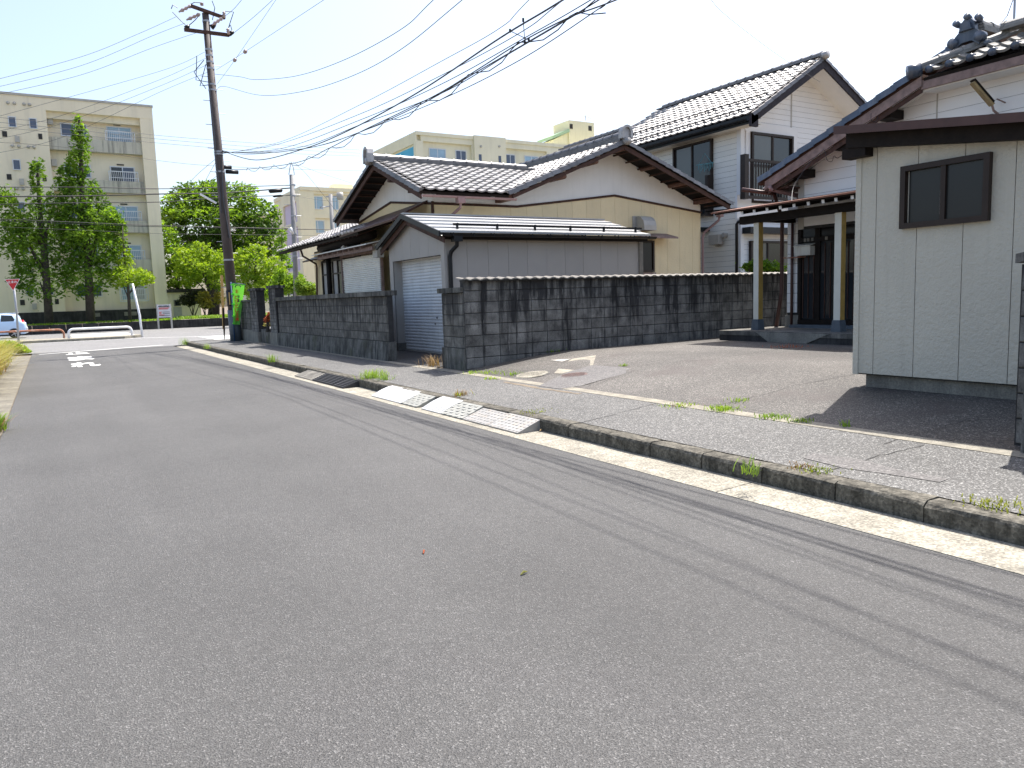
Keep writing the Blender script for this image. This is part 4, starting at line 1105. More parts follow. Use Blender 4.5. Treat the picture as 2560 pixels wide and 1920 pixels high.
# skirt roof facing the street
mk = tile_mesh(.335, .30, M['tilew'], .075)
ss = Vector((1.0,0,.42))
slope_slab('roof_deck', th, [V(13.1,7.75,4.98), V(13.1,3.2,4.98), V(14.3,3.2,5.48), V(14.3,6.6,5.48)], M['darkwood'], .08)
tile_roof(th, V(13.06,3.3,5.06), (0,1,0), ss, 13, 4, .335, .30, mk, keep=lambda u, v: u < 4.42-v*.95, name='eave_tile')
mb = MB()
for k in range(13):
    y = 3.3+k*.335+.31
    if y < 7.75: obj('eave_boss', MB().tube([(13.03,y,5.085),(13.14,y,5.11)], .062, 10), M['tileb'], th, True)
obj('skirt_fascia', MB().box(13.12,13.17,3.2,7.8,4.80,4.95), M['greywood'], th)
obj('skirt_soffit', MB().box(13.17,13.62,3.2,7.8,4.78,4.80), M['plaster'], th)
hipd = V(1,-1,.42).normalized()
ridge(th, V(13.08,7.86,5.10), V(14.25,6.69,5.60), M['tilew'], .085, .36, 1, 'hip_tile')
ridge(th, V(14.0,6.94,5.62), V(14.0,3.5,5.62), M['tilew'], .10, .36, 1, 'hip_tile')
obj('hip_end', MB().tube([V(12.98,7.96,5.10), V(13.12,7.82,5.14)], .12, 12), M['tileb'], th, True)
obj('gable_board', fu.poly(MB(), [(7.95,5.2),(7.45,5.5),(6.6,5.2)], -.22, -.2), M['brownwood'], th)
ridge(th, V(13.85,7.30,5.70), V(20,7.30,5.70), M['tilew'], .10, .36, 2)
on = V(13.75, 7.35, 5.50)
mb = MB()
ring = [(-.30,-.08),(-.36,.08),(-.28,.20),(-.20,.26),(-.17,.42),(-.08,.50),(.08,.50),(.17,.42),(.20,.26),(.28,.20),(.36,.08),(.30,-.08),(.12,.04),(-.12,.04)]
mb.prism([on+V(0,a*.68,b*.80) for a, b in ring], (-.10,0,0))
mb.prism([on+V(-.1,a*.42,.12+b*.46) for a, b in ring[2:10]], (-.05,0,0))
obj('ridge_ornament', mb, M['tileb'], th)
for a in (-.15, 0, .15): obj('ornament_knob', MB().tube([on+V(.02,a*.9,.34), on+V(-.03,a*1.2,.42-abs(a)*.4), on+V(-.13,a*1.2,.44-abs(a)*.4)], [.045,.05,.055], 8), M['tileb'], th, True)
for sgn in (-1, 1):
    obj('ornament_scroll', MB().tube([on+V(-.02,sgn*.22,.06), on+V(-.15,sgn*.22,.06)], .085, 10), M['tileb'], th, True)
    obj('ornament_scroll', MB().tube([on+V(-.02,sgn*.34,-.08), on+V(-.13,sgn*.34,-.08)], .05, 8), M['tileb'], th, True)
# strip lamp on the white wall and antenna
la = thing('strip_lamp', 'old yellowed strip lamp bracket high on the white wall above the shed', 'lamp', X(*R8(1960,860), 13.3))
p0, p1 = X(*R8(1805,650), 13.0), X(*R8(1960,830), 13.3)
obj('lamp_cover', MB().bar(p0, p1, .09, .05), M['lamp_cov'], la)
obj('lamp_back', MB().bar(p0+V(0,0,.04), p1+V(0,0,.04), .11, .03), M['darkwood'], la)
mb = MB(); mb.tube([p1, p1+V(.05,0,-.08), V(13.6,p1.y-.02,p1.z-.18)], .02, 6); mb.tube([p1+V(.1,-.02,.1), V(13.6,p1.y-.06,p1.z+.05)], .012, 5); obj('bracket', mb, M['greywood'], la)
at = thing('antenna_mast', 'thin antenna mast standing on the tiled roof at the top right corner', 'antenna', V(15.5,7.2,5.8))
b_ = X(2534, 80, 15.5); t_ = X(2537, 0, 15.5)
mb = MB(); mb.tube([b_-ZUP*.35, b_, t_, t_+ZUP*.8], .022, 6); obj('mast', mb, M['steel'], at)
mb = MB()
for dx, dy in ((.3,.2),(-.3,.2),(.0,-.35)): mb.tube([b_, b_+V(dx,dy,-.32)], .012, 5)
obj('tripod', mb, M['steel'], at)
obj('antenna_cable', MB().tube([t_+ZUP*.1, X(2518,40,15.4), X(2498,63,15.2), X(2440,66,14.6)], .008, 5), M['wirel'], at)

# ================================================================== SHED (right foreground)
sd_ = thing('pale_shed', 'pale grey panelled shed with a brown sliding window and lean-to roof', 'shed', (8.8,4,.37))
fs = WX(7.8)
obj('wall', fs.poly(MB(), [(5.30,.50),(5.30,3.03),(1.8,2.56),(1.8,.50)], -1.9, -.004), M['mortar'], sd_)
su = [5.29]+[X(q, 650, 7.8).y for q in (2190,2291.6,2407,2532.5)]+[3.1,2.5,1.85]
for a, b in zip(su, su[1:]):
    q = clip([(5.30,.515),(5.30,3.03),(1.8,2.56),(1.8,.515)], 0, b+.0035, a-.0035)
    obj('panel', fs.poly(MB(), q, 0, .016), M['shed'], sd_)
obj('corner_trim', MB().box(7.775,7.87,5.27,5.335,.50,3.06), M['shed'], sd_)
obj('plinth', MB().box(7.86,9.7,1.8,5.22,.2,.50), M['plinth'], sd_)
window(sd_, fs, 3.905, 4.79, 2.075, 2.715, 2, M['frame_b'], [M['glass_f'], M['glass_f']], .055, .018, .06)
mb = MB(); fs.box(mb, 4.37, 4.376, 2.18, 2.42, .055, .06); obj('window_pull', mb, M['white'], bpy.data.objects['pane']) if False else obj('window_pull', mb, M['white'], sd_)
obj('roof_beam', MB().prism([(7.62,5.36,3.00),(7.62,1.8,2.515),(7.62,1.8,2.67),(7.62,5.36,3.155)], (.12,0,0)), M['darkwood'], sd_)
obj('beam_end', MB().box(7.64,7.80,5.14,5.42,2.885,2.995), M['darkwood'], sd_)
obj('roof_sheet', MB().prism([(7.5,5.41,3.17),(7.5,1.7,2.665),(7.5,1.7,2.72),(7.5,5.41,3.225)], (2.4,0,0)), M['brown_metal'], sd_)
obj('roof_edge', MB().prism([(7.485,5.42,3.145),(7.485,1.7,2.64),(7.485,1.7,2.725),(7.485,5.42,3.23)], (.013,0,0)), M['brown_metal'], sd_)

# ================================================================== APARTMENT BLOCKS
def apt_window(par, fr, u0, u1, v0, v1, gms, n=2, fw=.07):
    return window(par, fr, u0, u1, v0, v1, n, M['frame_w'], gms, fw, .02, .05)
def rail_panel(par, fr, u0, u1, v0, v1, w=.35):
    mb = MB()
    for v in (v0, v1): fr.box(mb, u0, u1, v-.03, v+.03, w-.03, w+.03)
    for u in (u0, u1): fr.box(mb, u-.03, u+.03, v0, v1, w-.03, w+.03); fr.box(mb, u-.025, u+.025, v0-.02, v0+.03, .0, w); fr.box(mb, u-.025, u+.025, v1-.03, v1+.02, .0, w)
    fr.box(mb, u0, u1, (v0+v1)/2-.02, (v0+v1)/2+.02, w-.02, w+.02)
    k = u0+.14
    while k < u1-.05: fr.box(mb, k-.016, k+.016, v0, v1, w-.016, w+.016); k += .135
    return obj('window_railing', mb, M['rail'], par)
AY = 68.0
ap = thing('apartment_block', 'five storey beige apartment block at the far left behind the street trees', 'apartment block', (2,72,.6))
fa = WY(AY); fb = WY(AY+.8)          # bay front and recessed wall
obj('wall', fb.poly(MB(), [(1.2,.6),(8.45,.6),(8.45,17.3),(1.2,17.3)], -9, 0), M['apt'], ap)
obj('stair_bay', fa.poly(MB(), [(-9,.6),(1.2,.6),(1.2,17.4),(-9,17.4)], -8, 0), M['apt'], ap)
obj('roof_band', MB().box(1.2,8.5,AY-.02,AY+.8,16.5,17.4), M['apt'], ap)
obj('roof_edge', MB().box(-9,8.56,AY-.08,AY+9,17.4,17.56), M['vent'], ap)
obj('pillar', MB().box(7.55,8.5,AY,AY+.8,1.5,16.5), M['apt'], ap)
for k in range(5):
    zt = 16.3-3.06*k
    if k: obj('stained_band', MB().box(1.2,7.55,AY+.25,AY+.8,zt+.78-.30,zt+1.45-.05), M['apt_band'], ap)
    else: obj('beam', MB().box(1.2,7.55,AY+.3,AY+.8,16.0,16.5), M['apt'], ap)
obj('plinth', MB().box(-9,8.5,AY-.06,AY,.55,1.5), M['retain'], ap)
for k in range(5):
    zt = 15.85-3.07*k
    gl = [[M['glass_c'], M['glass_c']], [M['glass'], M['glass_d']], [M['glass_c'], M['glass_c']], [M['glass'], M['glass_c']], [M['glass_c'], M['paper']]][k]
    apt_window(ap, fb, 5.18, 6.95, zt-1.32, zt, gl)
    rail_panel(ap, fb, 5.06, 7.1, zt-1.42, zt-.45, .45)
    apt_window(ap, fb, 2.05, 3.85, zt-1.0, zt, [M['glass_d'], M['glass_d']])
    mb = MB(); fb.box(mb, 5.7, 6.2, zt+.10, zt+.19, .0, .05); obj('vent_slot', mb, M['mortar'], ap)
    mb = MB(); fb.box(mb, 1.25, 1.6, zt-.25, zt+.25, .0, .35); obj('vent_box', mb, M['vent'], ap)
    # stair bay: small windows, round vents, recess and lamp box
    for u0, u1 in ((-1.0,-.45),(.75-.5,.25+.5)):
        pass
    for u0 in (-1.25, .05, -3.6, -5.2):
        apt_window(ap, fa, u0, u0+.5, zt-.78, zt-.02, [M['glass_d']], 1, .05)
    for u0 in (-1.25, -.85, -.25, .1, -3.6, -3.2):
        c = fa.p(u0+.1, zt+.95, 0); obj('round_vent', MB().tube([c, c-V(0,.12,0)], [.12,.10], 10), M['vent'], ap, True)
    for ua, ub in ((.55,.8),(-1.7,-1.4)): obj('dark_hatch', fa.box(MB(), ua, ub, zt-1.5, zt-1.1, .0, .03), M['mortar'], ap)
    mb = MB(); fa.box(mb, -.95, -.65, zt-1.85, zt-1.4, .0, .14); obj('meter_box', mb, M['vent'], ap)
for u0 in (2.6, 5.2):
    mb = MB(); fa.box(mb, u0, u0+.9, 1.0, 1.3, .06, .09); obj('crawl_vent', mb, M['caps'], ap)
# second block behind the houses
a2 = thing('apartment_block', 'cream apartment block with a sky blue panel behind the yellow house roof', 'apartment block', (40,70,.5))
c0 = V(31.0, 67.0, 0)
f2 = WY(67.0); s2 = WX(31.0)
obj('wall', MB().box(31.0,56,67.3,78,.3,16.9), M['apt_l'], a2)
obj('roof_edge', MB().box(30.9,56,66.9,78.2,16.9,17.22), M['apt_l'], a2)
yb = X(820,375,31.0).y
mb = MB(); s2.box(mb, 67.0, 78, 16.15, 16.9, 0, .15); s2.box(mb, 67.0, 67.5, .3, 16.15, 0, .15); obj('end_frame', mb, M['apt_l'], a2)
for k in range(5): obj('blue_panel', s2.box(MB(), 67.6, 77, 15.95-3.1*k-2.4, 15.95-3.1*k, .0, .05), M['apt_b'], a2)
for uL, uR in ((1058,1170),(1285,1390)):
    x0 = Y(uL, 350, 67).x; x1 = Y(uR, 350, 67).x
obj('roof_band', f2.box(MB(), 31.4, 56, 16.38, 16.9, -.3, 0), M['apt_l'], a2)
for q0, q1 in ((1041,1057),(1178,1183),(1366,1392)):
    x0 = max(31.002, Y(q0, 340, 67).x); x1 = Y(q1, 340, 67).x
    obj('pillar', f2.box(MB(), x0, x1, .3, 16.38, -.3, 0), M['apt_l'], a2)
x0 = Y(1182, 340, 67).x; x1 = Y(1261, 345, 67).x
obj('stair_bay', f2.box(MB(), x0, x1, .3, 17.3, -.3, .25), M['apt_l'], a2)
for q in (1197, 1246):
    u = Y(q, 388, 66.75).x; mb = MB(); WY(66.75).box(mb, u, u+.3, 13.7, 15.5, 0, .03); obj('slot_window', mb, M['glass_d'], a2)
for q in (1202, 1248):
    p = Y(q, 366, 66.74); obj('round_vent', MB().tube([p, p-V(0,.12,0)], [.12,.1], 8), M['vent'], a2)
f2b = WY(67.3)
for k in range(2):
    dz = -3.1*k
    for qa, qb, gm in ((1072,1114,'glass_c'),(1138,1165,'glass_d'),(1262,1287,'glass_d'),(1310,1345,'glass_c')):
        u0, u1 = Y(qa, 380, 67.3).x, Y(qb, 380, 67.3).x
        apt_window(a2, f2b, u0, u1, 14.1+dz, 15.84+dz, [M[gm], M[gm]])
    u0, u1 = Y(1070, 390, 67.0).x, Y(1118, 390, 67.0).x; rail_panel(a2, f2b, u0, u1, 13.9+dz, 14.9+dz, .4)
    u0, u1 = Y(1308, 390, 67.0).x, Y(1345, 390, 67.0).x; rail_panel(a2, f2b, u0, u1, 13.9+dz, 14.9+dz, .4)
yp = 69.0
p0, p1, p2 = Y(1422,300,yp), Y(1485,303,yp), Y(1426,345,yp)
obj('roof_tower', MB().box(p0.x,p1.x,yp,yp+3,16.5,p0.z), M['apt_y'], a2)
mb = MB(); mb.box(p0.x+.1,p0.x+.5,yp-.03,yp,p0.z-.9,p0.z-.4); mb.box(p1.x-.8,p1.x-.35,yp-.03,yp,p0.z-.9,p0.z-.4); obj('tower_opening', mb, M['mortar'], a2)
q0, q1 = Y(1380,345,yp), Y(1424,328,yp)
obj('tower_annex', MB().prism([V(q0.x+.3,yp+.2,16.5), V(p0.x,yp+.2,16.5), V(p0.x,yp+.2,q1.z-.1), V(q0.x+.3,yp+.2,q0.z-.1)], (0,2.5,0)), M['apt_y'], a2)
obj('annex_roof', MB().prism([V(q0.x,yp-.1,q0.z-.1), V(p0.x,yp-.1,q1.z-.1), V(p0.x,yp-.1,q1.z+.25), V(q0.x,yp-.1,q0.z+.22)], (0,3,0)), M['apt_g'], a2)
t = Y(1463,288,yp+1); mb = MB(); mb.tube([t-ZUP*.6, t], .04, 5); mb.tube([t-V(.2,0,0)-ZUP*.1, t+V(.9,0,-.25)], .03, 5)
for k in range(4): mb.tube([t+V(.1+.2*k,-.3,-.15-.05*k), t+V(.1+.2*k,.3,-.15-.05*k)], .02, 4)
obj('roof_antenna', mb, M['steel'], a2)
# third block with purple end panels
a3 = thing('apartment_block', 'cream apartment block with pale purple end panels behind the grey pole', 'apartment block', (31,106,.5))
X3, Y3 = 30.6, 104.0
f3, s3 = WY(Y3), WX(X3)
zt3 = Y(752,466,Y3).z
obj('wall', MB().box(X3,50,Y3+.3,Y3+14,.3,zt3-.5), M['apt_l'], a3)
obj('roof_edge', MB().box(X3-.1,50,Y3-.1,Y3+14,zt3-.5,zt3), M['apt_l'], a3)
yL = X(706,490,X3).y
mb = MB(); s3.box(mb, Y3, Y3+1.4, .3, zt3-1.8, 0, .3); s3.box(mb, yL-1, yL, .3, zt3-1.8, 0, .3); s3.box(mb, Y3, yL, zt3-1.8, zt3-.5, 0, .3)
for k in range(1, 5): s3.box(mb, Y3+1.4, yL-1, zt3-1.8-3.3*k, zt3-1.2-3.3*k, 0, .2)
obj('end_frame', mb, M['apt_l'], a3)
for k in range(5): obj('purple_panel', s3.box(MB(), Y3+1.4, yL-1, zt3-1.8-3.3*k-2.7, zt3-1.8-3.3*k, .0, .05), M['apt_p'], a3)
obj('front_frame', f3.box(MB(), X3, X3+1.8, .3, zt3-.5, -.3, .0), M['apt_l'], a3)
for k in range(5):
    zz = Y(790,490,Y3).z-3.25*k
    for qa, qb in ((775,809),(830,848)):
        u0, u1 = Y(qa, 500, Y3).x, Y(qb, 500, Y3).x
        apt_window(a3, WY(Y3+.3), u0, u1, zz-1.75, zz, [M['glass_c'], M['glass_c']], 2, .09)
    obj('floor_band', f3.box(MB(), X3+1.8, 50, zz+.3, zz+.9, -.3, -.1), M['apt_l'], a3)
p = Y(852,463,Y3+3); obj('roof_box', MB().box(p.x-1.4,p.x+1.4,Y3+2,Y3+4,zt3,p.z), M['apt_l'], a3)
a4 = thing('far_building', 'pale distant flat roofed building peeking out between tree and apartment block', 'building', (38,150,.5))
p = Y(688,538,150.0); q = Y(712,538,150.0)
obj('wall', MB().box(p.x-6,q.x+4,150,160,.3,p.z), M['apt_l'], a4)
u = Y(690,570,150); obj('window', MB().box(u.x-.5,u.x+.6,149.95,150,u.z-1.5,u.z+1), M['glass_d'], a4)
obj('roof_edge', MB().box(p.x-6.2,q.x+4,149.8,160,p.z-.3,p.z+.3), M['apt_l'], a4)
# small outbuilding beside the first block
ob = thing('outbuilding', 'small low beige outbuilding with a dark window beside the apartment block', 'shed', (11,69,.6))
p0, p1 = Y(418,730,AY), Y(500,728,AY)
obj('wall', MB().box(8.5,p1.x,AY+.2,AY+4,.6,2.75), M['apt'], ob)
obj('roof', MB().box(8.45,p1.x+.4,AY-.1,AY+4.2,2.75,3.02), M['retain'], ob)
u0, u1 = Y(434,750,AY+.2), Y(452,765,AY+.2); window(ob, WY(AY+.2), u0.x, u1.x, u1.z, u0.z, 1, M['caps'], [M['glass']], .07)
obj('grey_door', MB().box(u0.x-.05,u1.x+.05,AY+.17,AY+.2,.65,u1.z-.08), M['vent'], ob)
# retaining wall along the far side of the crossing road
rw = thing('retaining_wall', 'low dark retaining wall along the far side of the crossing road', 'wall', (0,61.5,0))
for k in range(46): 
    x = -20+k*1.0; obj('concrete_panel', MB().box(x+.01,x+.99,61.2,61.5,-.05,.60+random.uniform(-.01,.01)), M['retain'], rw)

# ================================================================== vegetation
def leaves(name, mat, blobs, n, size, par, clumps=30, crad=.35, up=.3, seed=1, flat=.55):
    r = np.random.default_rng(seed)
    wts = np.array([b[1][0]*b[1][1]+b[1][2]*b[1][0] for b in blobs]); wts = wts/wts.sum()
    P = []
    for (c, rad), wt in zip(blobs, wts):
        m = max(3, int(clumps*wt*len(blobs)/max(1, len(blobs)**.0)))
        d = r.normal(size=(m, 3)); d /= np.linalg.norm(d, axis=1)[:, None]
        rr = r.uniform(.45, 1.0, m)**.6
        cc = np.array(c)+d*rr[:, None]*np.array(rad)
        k = max(1, int(n*wt/m))
        cr = crad*np.mean(rad)*r.uniform(.6, 1.3, m)
        q = r.normal(size=(m, k, 3))*np.array([1, 1, flat])*cr[:, None, None]*.6
        P.append((cc[:, None, :]+q).reshape(-1, 3))
    P = np.concatenate(P); N = len(P)
    a = r.normal(size=(N, 3)); a[:, 2] *= .6; a /= np.linalg.norm(a, axis=1)[:, None]
    b = r.normal(size=(N, 3)); b -= a*(a*b).sum(1)[:, None]; b /= np.linalg.norm(b, axis=1)[:, None]
    s = size*r.uniform(.6, 1.35, N)[:, None]
    vs = np.stack([P-a*s, P+b*s*.42, P+a*s, P-b*s*.42], 1).reshape(-1, 3)
    fs = np.arange(N*4).reshape(-1, 4)
    return nparr(name, vs, fs, mat, par)
def trunk(par, pts, r0, r1, limbs=(), name='trunk'):
    n = len(pts); mb = MB().tube(pts, [r0+(r1-r0)*i/(n-1) for i in range(n)], 9)
    for a, b, r in limbs: mb.tube([a, (Vector(a)+Vector(b))/2+V(0,0,.15), b], [r, r*.8, r*.4], 6)
    return obj(name, mb, M['bark'], par, True)
def B(px, py, y, rx, rz, ry=None):
    """leaf blob whose middle is seen at (px,py) at depth y; radii given in photo pixels"""
    p = Y(px, py, y); k = (p-EYEP).dot(FWD)/FPX
    return ((p.x, p.y, p.z), (rx*k, (ry if ry else rx)*k, rz*k))
def tree(name, label, y, base, blobs, mat, n, size, tr, clumps=60, crad=.35, seed=1, group=None, limbs=3, z0=.6, flat=.55):
    b = Y(*base, y); t = thing(name, label, 'tree', (b.x, y, z0), group)
    tops = Y(*tr[0], y); r0 = tr[1]
    L = []
    bl = [B(*q) for q in blobs]
    for c, rad in bl[:limbs+6]:
        zc = max(z0+.4, c[2]-rad[2]*.8); f = min(1, max(.1, (zc-z0)/(tops.z-z0)*.7)); s = V(b.x, y, z0).lerp(tops, f); L.append((s, V(*c), r0*.35))
    trunk(t, [V(b.x,y,z0-.2), V(b.x,y,z0).lerp(tops,.35)+V(.05,0,0), V(b.x,y,z0).lerp(tops,.7)-V(.05,0,0), tops], r0, r0*.25, L)
    leaves('crown', mat, bl, n, size, t, clumps, crad, seed=seed, flat=flat)
    return t
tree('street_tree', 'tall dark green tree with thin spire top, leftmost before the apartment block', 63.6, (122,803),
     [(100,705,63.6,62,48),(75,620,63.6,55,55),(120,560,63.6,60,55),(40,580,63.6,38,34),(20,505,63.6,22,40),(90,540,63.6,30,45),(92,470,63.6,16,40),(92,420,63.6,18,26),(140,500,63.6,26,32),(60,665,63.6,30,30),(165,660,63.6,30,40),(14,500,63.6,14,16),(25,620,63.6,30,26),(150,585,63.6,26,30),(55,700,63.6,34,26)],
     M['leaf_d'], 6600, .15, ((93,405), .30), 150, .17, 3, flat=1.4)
tree('street_tree', 'tallest street tree with a ragged spire, centre of the far left group', 63.2, (226,800),
     [(215,690,63.2,60,55),(240,610,63.2,66,60),(200,560,63.2,52,50),(265,550,63.2,40,45),(195,490,63.2,42,50),(165,455,63.2,26,45),(190,420,63.2,28,45),(200,365,63.2,24,42),(192,320,63.2,14,34),(205,345,63.2,18,24),(150,520,63.2,36,34),(290,560,63.2,24,22),(255,510,63.2,16,40),(180,640,63.2,40,40),(300,570,63.2,18,14),(285,610,63.2,26,26),(270,660,63.2,30,30),(160,560,63.2,30,30),(235,470,63.2,16,20)],
     M['leaf_d'], 10000, .15, ((198,300), .32), 210, .16, 4, flat=1.4)
lv = bpy.data.objects['street_tree.001'] if 'street_tree.001' in bpy.data.objects else None
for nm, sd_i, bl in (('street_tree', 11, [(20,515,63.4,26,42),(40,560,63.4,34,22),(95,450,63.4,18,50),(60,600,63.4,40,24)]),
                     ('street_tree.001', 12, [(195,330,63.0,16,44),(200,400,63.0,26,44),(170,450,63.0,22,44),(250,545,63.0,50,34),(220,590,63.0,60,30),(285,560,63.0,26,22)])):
    leaves('sunlit_leaves', M['leaf_m'], [B(*q) for q in bl], 2000 if sd_i == 11 else 3400, .14, bpy.data.objects[nm], 60, .15, seed=sd_i, flat=1.4)  # paler leaf colour stands in for sun on these crowns
tree('young_tree', 'small yellow green young tree right of the tall street trees, by the bent white pole', 62.6, (325,801),
     [(320,690,62.6,48,26),(300,700,62.6,26,26),(350,695,62.6,34,22),(312,640,62.6,18,22),(306,600,62.6,12,24),(310,655,62.6,24,14),(372,698,62.6,16,12)],
     M['leaf_y'], 2200, .14, ((306,565), .13), 90, .22, 5)
tree('zelkova_tree', 'large spreading dark green tree behind the brown utility pole', 76.0, (533,790),
     [(500,560,76,100,52),(560,500,76,80,40),(600,570,76,90,45),(640,540,76,60,45),(470,520,76,66,40),(520,620,76,90,36),(600,640,76,80,40),(430,560,76,34,50),(660,600,76,46,44),(500,480,76,66,24)],
     M['leaf_z'], 11500, .22, ((545,480), .55), 260, .18, 6, flat=.35)
leaves('sunlit_leaves', M['leaf_m'], [B(*q) for q in [(560,480,75,90,26),(480,500,75,70,24),(640,530,75,60,30),(520,540,75,110,20),(630,600,75,70,20),(440,530,75,36,24)]], 4200, .2, bpy.data.objects['zelkova_tree'], 200, .17, seed=21, flat=.3)  # paler leaves, sunlight on the dark crown put into their colour
tree('green_tree', 'mid green bushy tree right of the apartment block, left of the large zelkova', 72.0, (445,785),
     [(430,640,72,40,50),(450,690,72,52,40),(420,600,72,24,50),(480,660,72,44,50)], M['leaf_m'], 4500, .18, ((435,590), .2), 130, .22, 7)
tree('maple_tree', 'bright yellow green tree left of the utility pole, below the dark zelkova', 66.0, (530,790),
     [(500,665,66,56,36),(470,690,66,34,26),(540,660,66,40,40),(505,625,66,26,22),(545,700,66,36,26),(455,640,66,22,24)], M['leaf_y'], 4500, .16, ((505,615), .16), 130, .22, 8)
tree('maple_tree', 'bright yellow green tree just right of the utility pole above the gate', 56.0, (640,790),
     [(630,660,56,52,30),(600,690,56,34,30),(670,690,56,46,24),(640,630,56,30,20),(605,640,56,24,20),(690,670,56,24,30),(650,725,56,50,24)], M['leaf_y'], 4800, .14, ((640,625), .14), 130, .22, 9)
tree('slender_tree', 'slender dark stemmed green tree left of the grey concrete pole', 60.0, (706,790),
     [(700,620,60,16,24),(712,660,60,18,40),(690,690,60,26,30),(705,590,60,12,18),(680,730,60,30,24)], M['leaf_m'], 1800, .15, ((705,580), .09), 50, .4, 10)
def bush(name, label, y, blobs, mat, n, size, z0, clumps=40, crad=.4, seed=1, stem=True):
    bl = [B(*q) for q in blobs]; c = bl[0][0]
    t = thing(name, label, 'shrub', (c[0], c[1], z0))
    leaves('foliage', mat, bl, n, size, t, clumps, crad, seed=seed)
    if stem:
        mb = MB()
        for cc, rr in bl[:4]: mb.tube([V(c[0]+random.uniform(-.1,.1), c[1], z0), V(*cc)], [.05,.02], 5)
        obj('stems', mb, M['bark'], t)
    return t
bush('topiary_shrub', 'dark clipped shrub with bare twisting stems before the small outbuilding', 66.4, [(478,748,66.4,24,14),(490,738,66.4,20,10),(505,745,66.4,16,14),(470,757,66.4,10,8)], M['leaf_k'], 2200, .13, .6, seed=31)
bush('golden_shrub', 'olive yellow shrub right of the dark clipped shrub', 64.8, [(508,742,64.8,16,14),(515,760,64.8,16,14),(500,752,64.8,9,9),(549,745,64.8,12,16)], M['leaf_o'], 1600, .12, .6, seed=32)
bush('hedge_shrub', 'bright green shrub left of the grey pole, behind the front wall', 34.5, [(720,715,34.5,36,20),(690,722,34.5,26,16),(700,690,34.5,16,18),(735,700,34.5,24,16),(672,735,34.5,24,12)], M['leaf_m'], 3600, .075, .3, 70, seed=33)
bush('camellia_shrub', 'glossy green shrub between the grey pole and yellow house corner', 31.0, [(765,722,31,24,18),(752,710,31,14,18),(778,728,31,14,14)], M['leaf_b'], 2200, .06, .3, 50, seed=34)
bush('garden_bush', 'dark green bush under the ground floor window of the white house', 16.6, [(1905,668,16.6,42,14),(1930,675,16.6,36,16),(1885,660,16.6,22,10),(1870,664,16.6,14,7)], M['leaf_d'], 2400, .06, .6, 60, seed=35)
bush('red_flowers', 'red and orange flowering plant seen between the two gate piers', 25.9, [(671,792,25.9,5,9),(667,800,25.9,6,7),(673,786,25.9,4,6)], M['leaf_r'], 420, .035, .6, 16, seed=36)
bush('potted_plant', 'small yellow green potted plant right of the red flowers in the gateway', 25.75, [(681,797,25.75,5,8),(683,808,25.75,4,8)], M['leaf_b'], 260, .035, .6, 12, seed=37)
bush('red_flowers', 'low orange and yellow plants on the gateway step below the red flowers', 26.0, [(667,812,26.0,9,5),(672,815,26.0,7,3)], M['straw'], 240, .03, .6, 12, seed=38, stem=False)
# grass
def blades(name, mat, base, n, h, spread, lean=(0,0), seed=1, wd=.008, par=None, drop=.55):
    r = np.random.default_rng(seed)
    b = np.asarray(base); idx = r.integers(0, len(b), n)
    P = b[idx]+np.c_[r.normal(0, spread, n), r.normal(0, spread, n), np.zeros(n)]
    d = r.normal(size=(n, 2))*.55+np.array(lean); hh = h*r.uniform(.45, 1.15, n)
    side = np.c_[-d[:, 1], d[:, 0], np.zeros(n)]; side /= np.linalg.norm(side, axis=1)[:, None]+1e-6; side *= wd
    V3 = []; 
    for f, wf in ((0, 1), (.4, .9), (.75, .6), (1, .05)):
        c = P+np.c_[d*(hh*f**1.6*drop*1.3)[:, None], hh*(f-.35*drop*f**3)]
        V3.append(c-side*wf); V3.append(c+side*wf)
    vs = np.stack(V3, 1).reshape(-1, 3)
    q = np.array([[0,1,3,2],[2,3,5,4],[4,5,7,6]]); fs = (np.arange(n)*8)[:, None, None]+q[None]
    o = nparr(name, vs, fs.reshape(-1, 4), mat, par); o['kind'] = 'stuff'; return o
def grass_thing(name, label, cat, loc, mat, n, h, spread, seed, base=None, lean=(0,0), wd=.008, drop=.55, mats2=None, group=None):
    t = thing(name, label, cat, loc, group)
    blades('blades', mat, base if base is not None else [loc], n, h, spread, lean, seed, wd, t, drop)
    if mats2: blades('dry_blades', mats2, base if base is not None else [loc], n//3, h*.8, spread*1.1, lean, seed+50, wd, t, drop)
    return t
gb_ = [(-1.35-.25*random.random(), 16.6+9.5*random.random(), .02) for _ in range(60)]
grass_thing('tall_grass', 'tall golden green grass clump leaning over the left edge of the road', 'grass', (-1.5,20,.02), M['straw'], 2600, 1.0, .20, 41, [(x-.15,y,z) for x, y, z in gb_], (.35,-.12), .010, .75, M['dry'])
grass_thing('tall_grass', 'green upright grass at the left image edge behind the golden clump', 'grass', (-1.9,30,.02), M['leaf_b'], 2200, .75, .25, 42, [(-1.75-.5*random.random(), 27+6*random.random(), .02) for _ in range(30)], (.1,0), .012)
bush('low_shrub', 'low yellow green shrub at the foot of the stop sign', 33.6, [(50,873,33.6,16,9),(60,880,33.6,14,7),(35,868,33.6,16,10),(20,862,33.6,14,12)], M['leaf_y'], 1800, .06, .0, 40, seed=43)
grass_thing('weed_tuft', 'green weed tuft at the far left edge nearest the camera', 'weed', (-.80,11.6,.02), M['leaf_b'], 500, .26, .10, 44, None, (.1,0), .007, .6, M['dry'])
def weed(label, px, py, z, mat, n, h, spread, seed, lean=(0,0), d2=None, group=None):
    p = Z(px, py, z)
    for _ in range(6):
        if p.x > 4.6: p = Z(px, py, prof(p.x))
    return grass_thing('weed_tuft', label, 'weed', tuple(p), mat, int(n*.45), h*.9, spread*1.15, seed, None, lean, .0045, .6, d2, group)
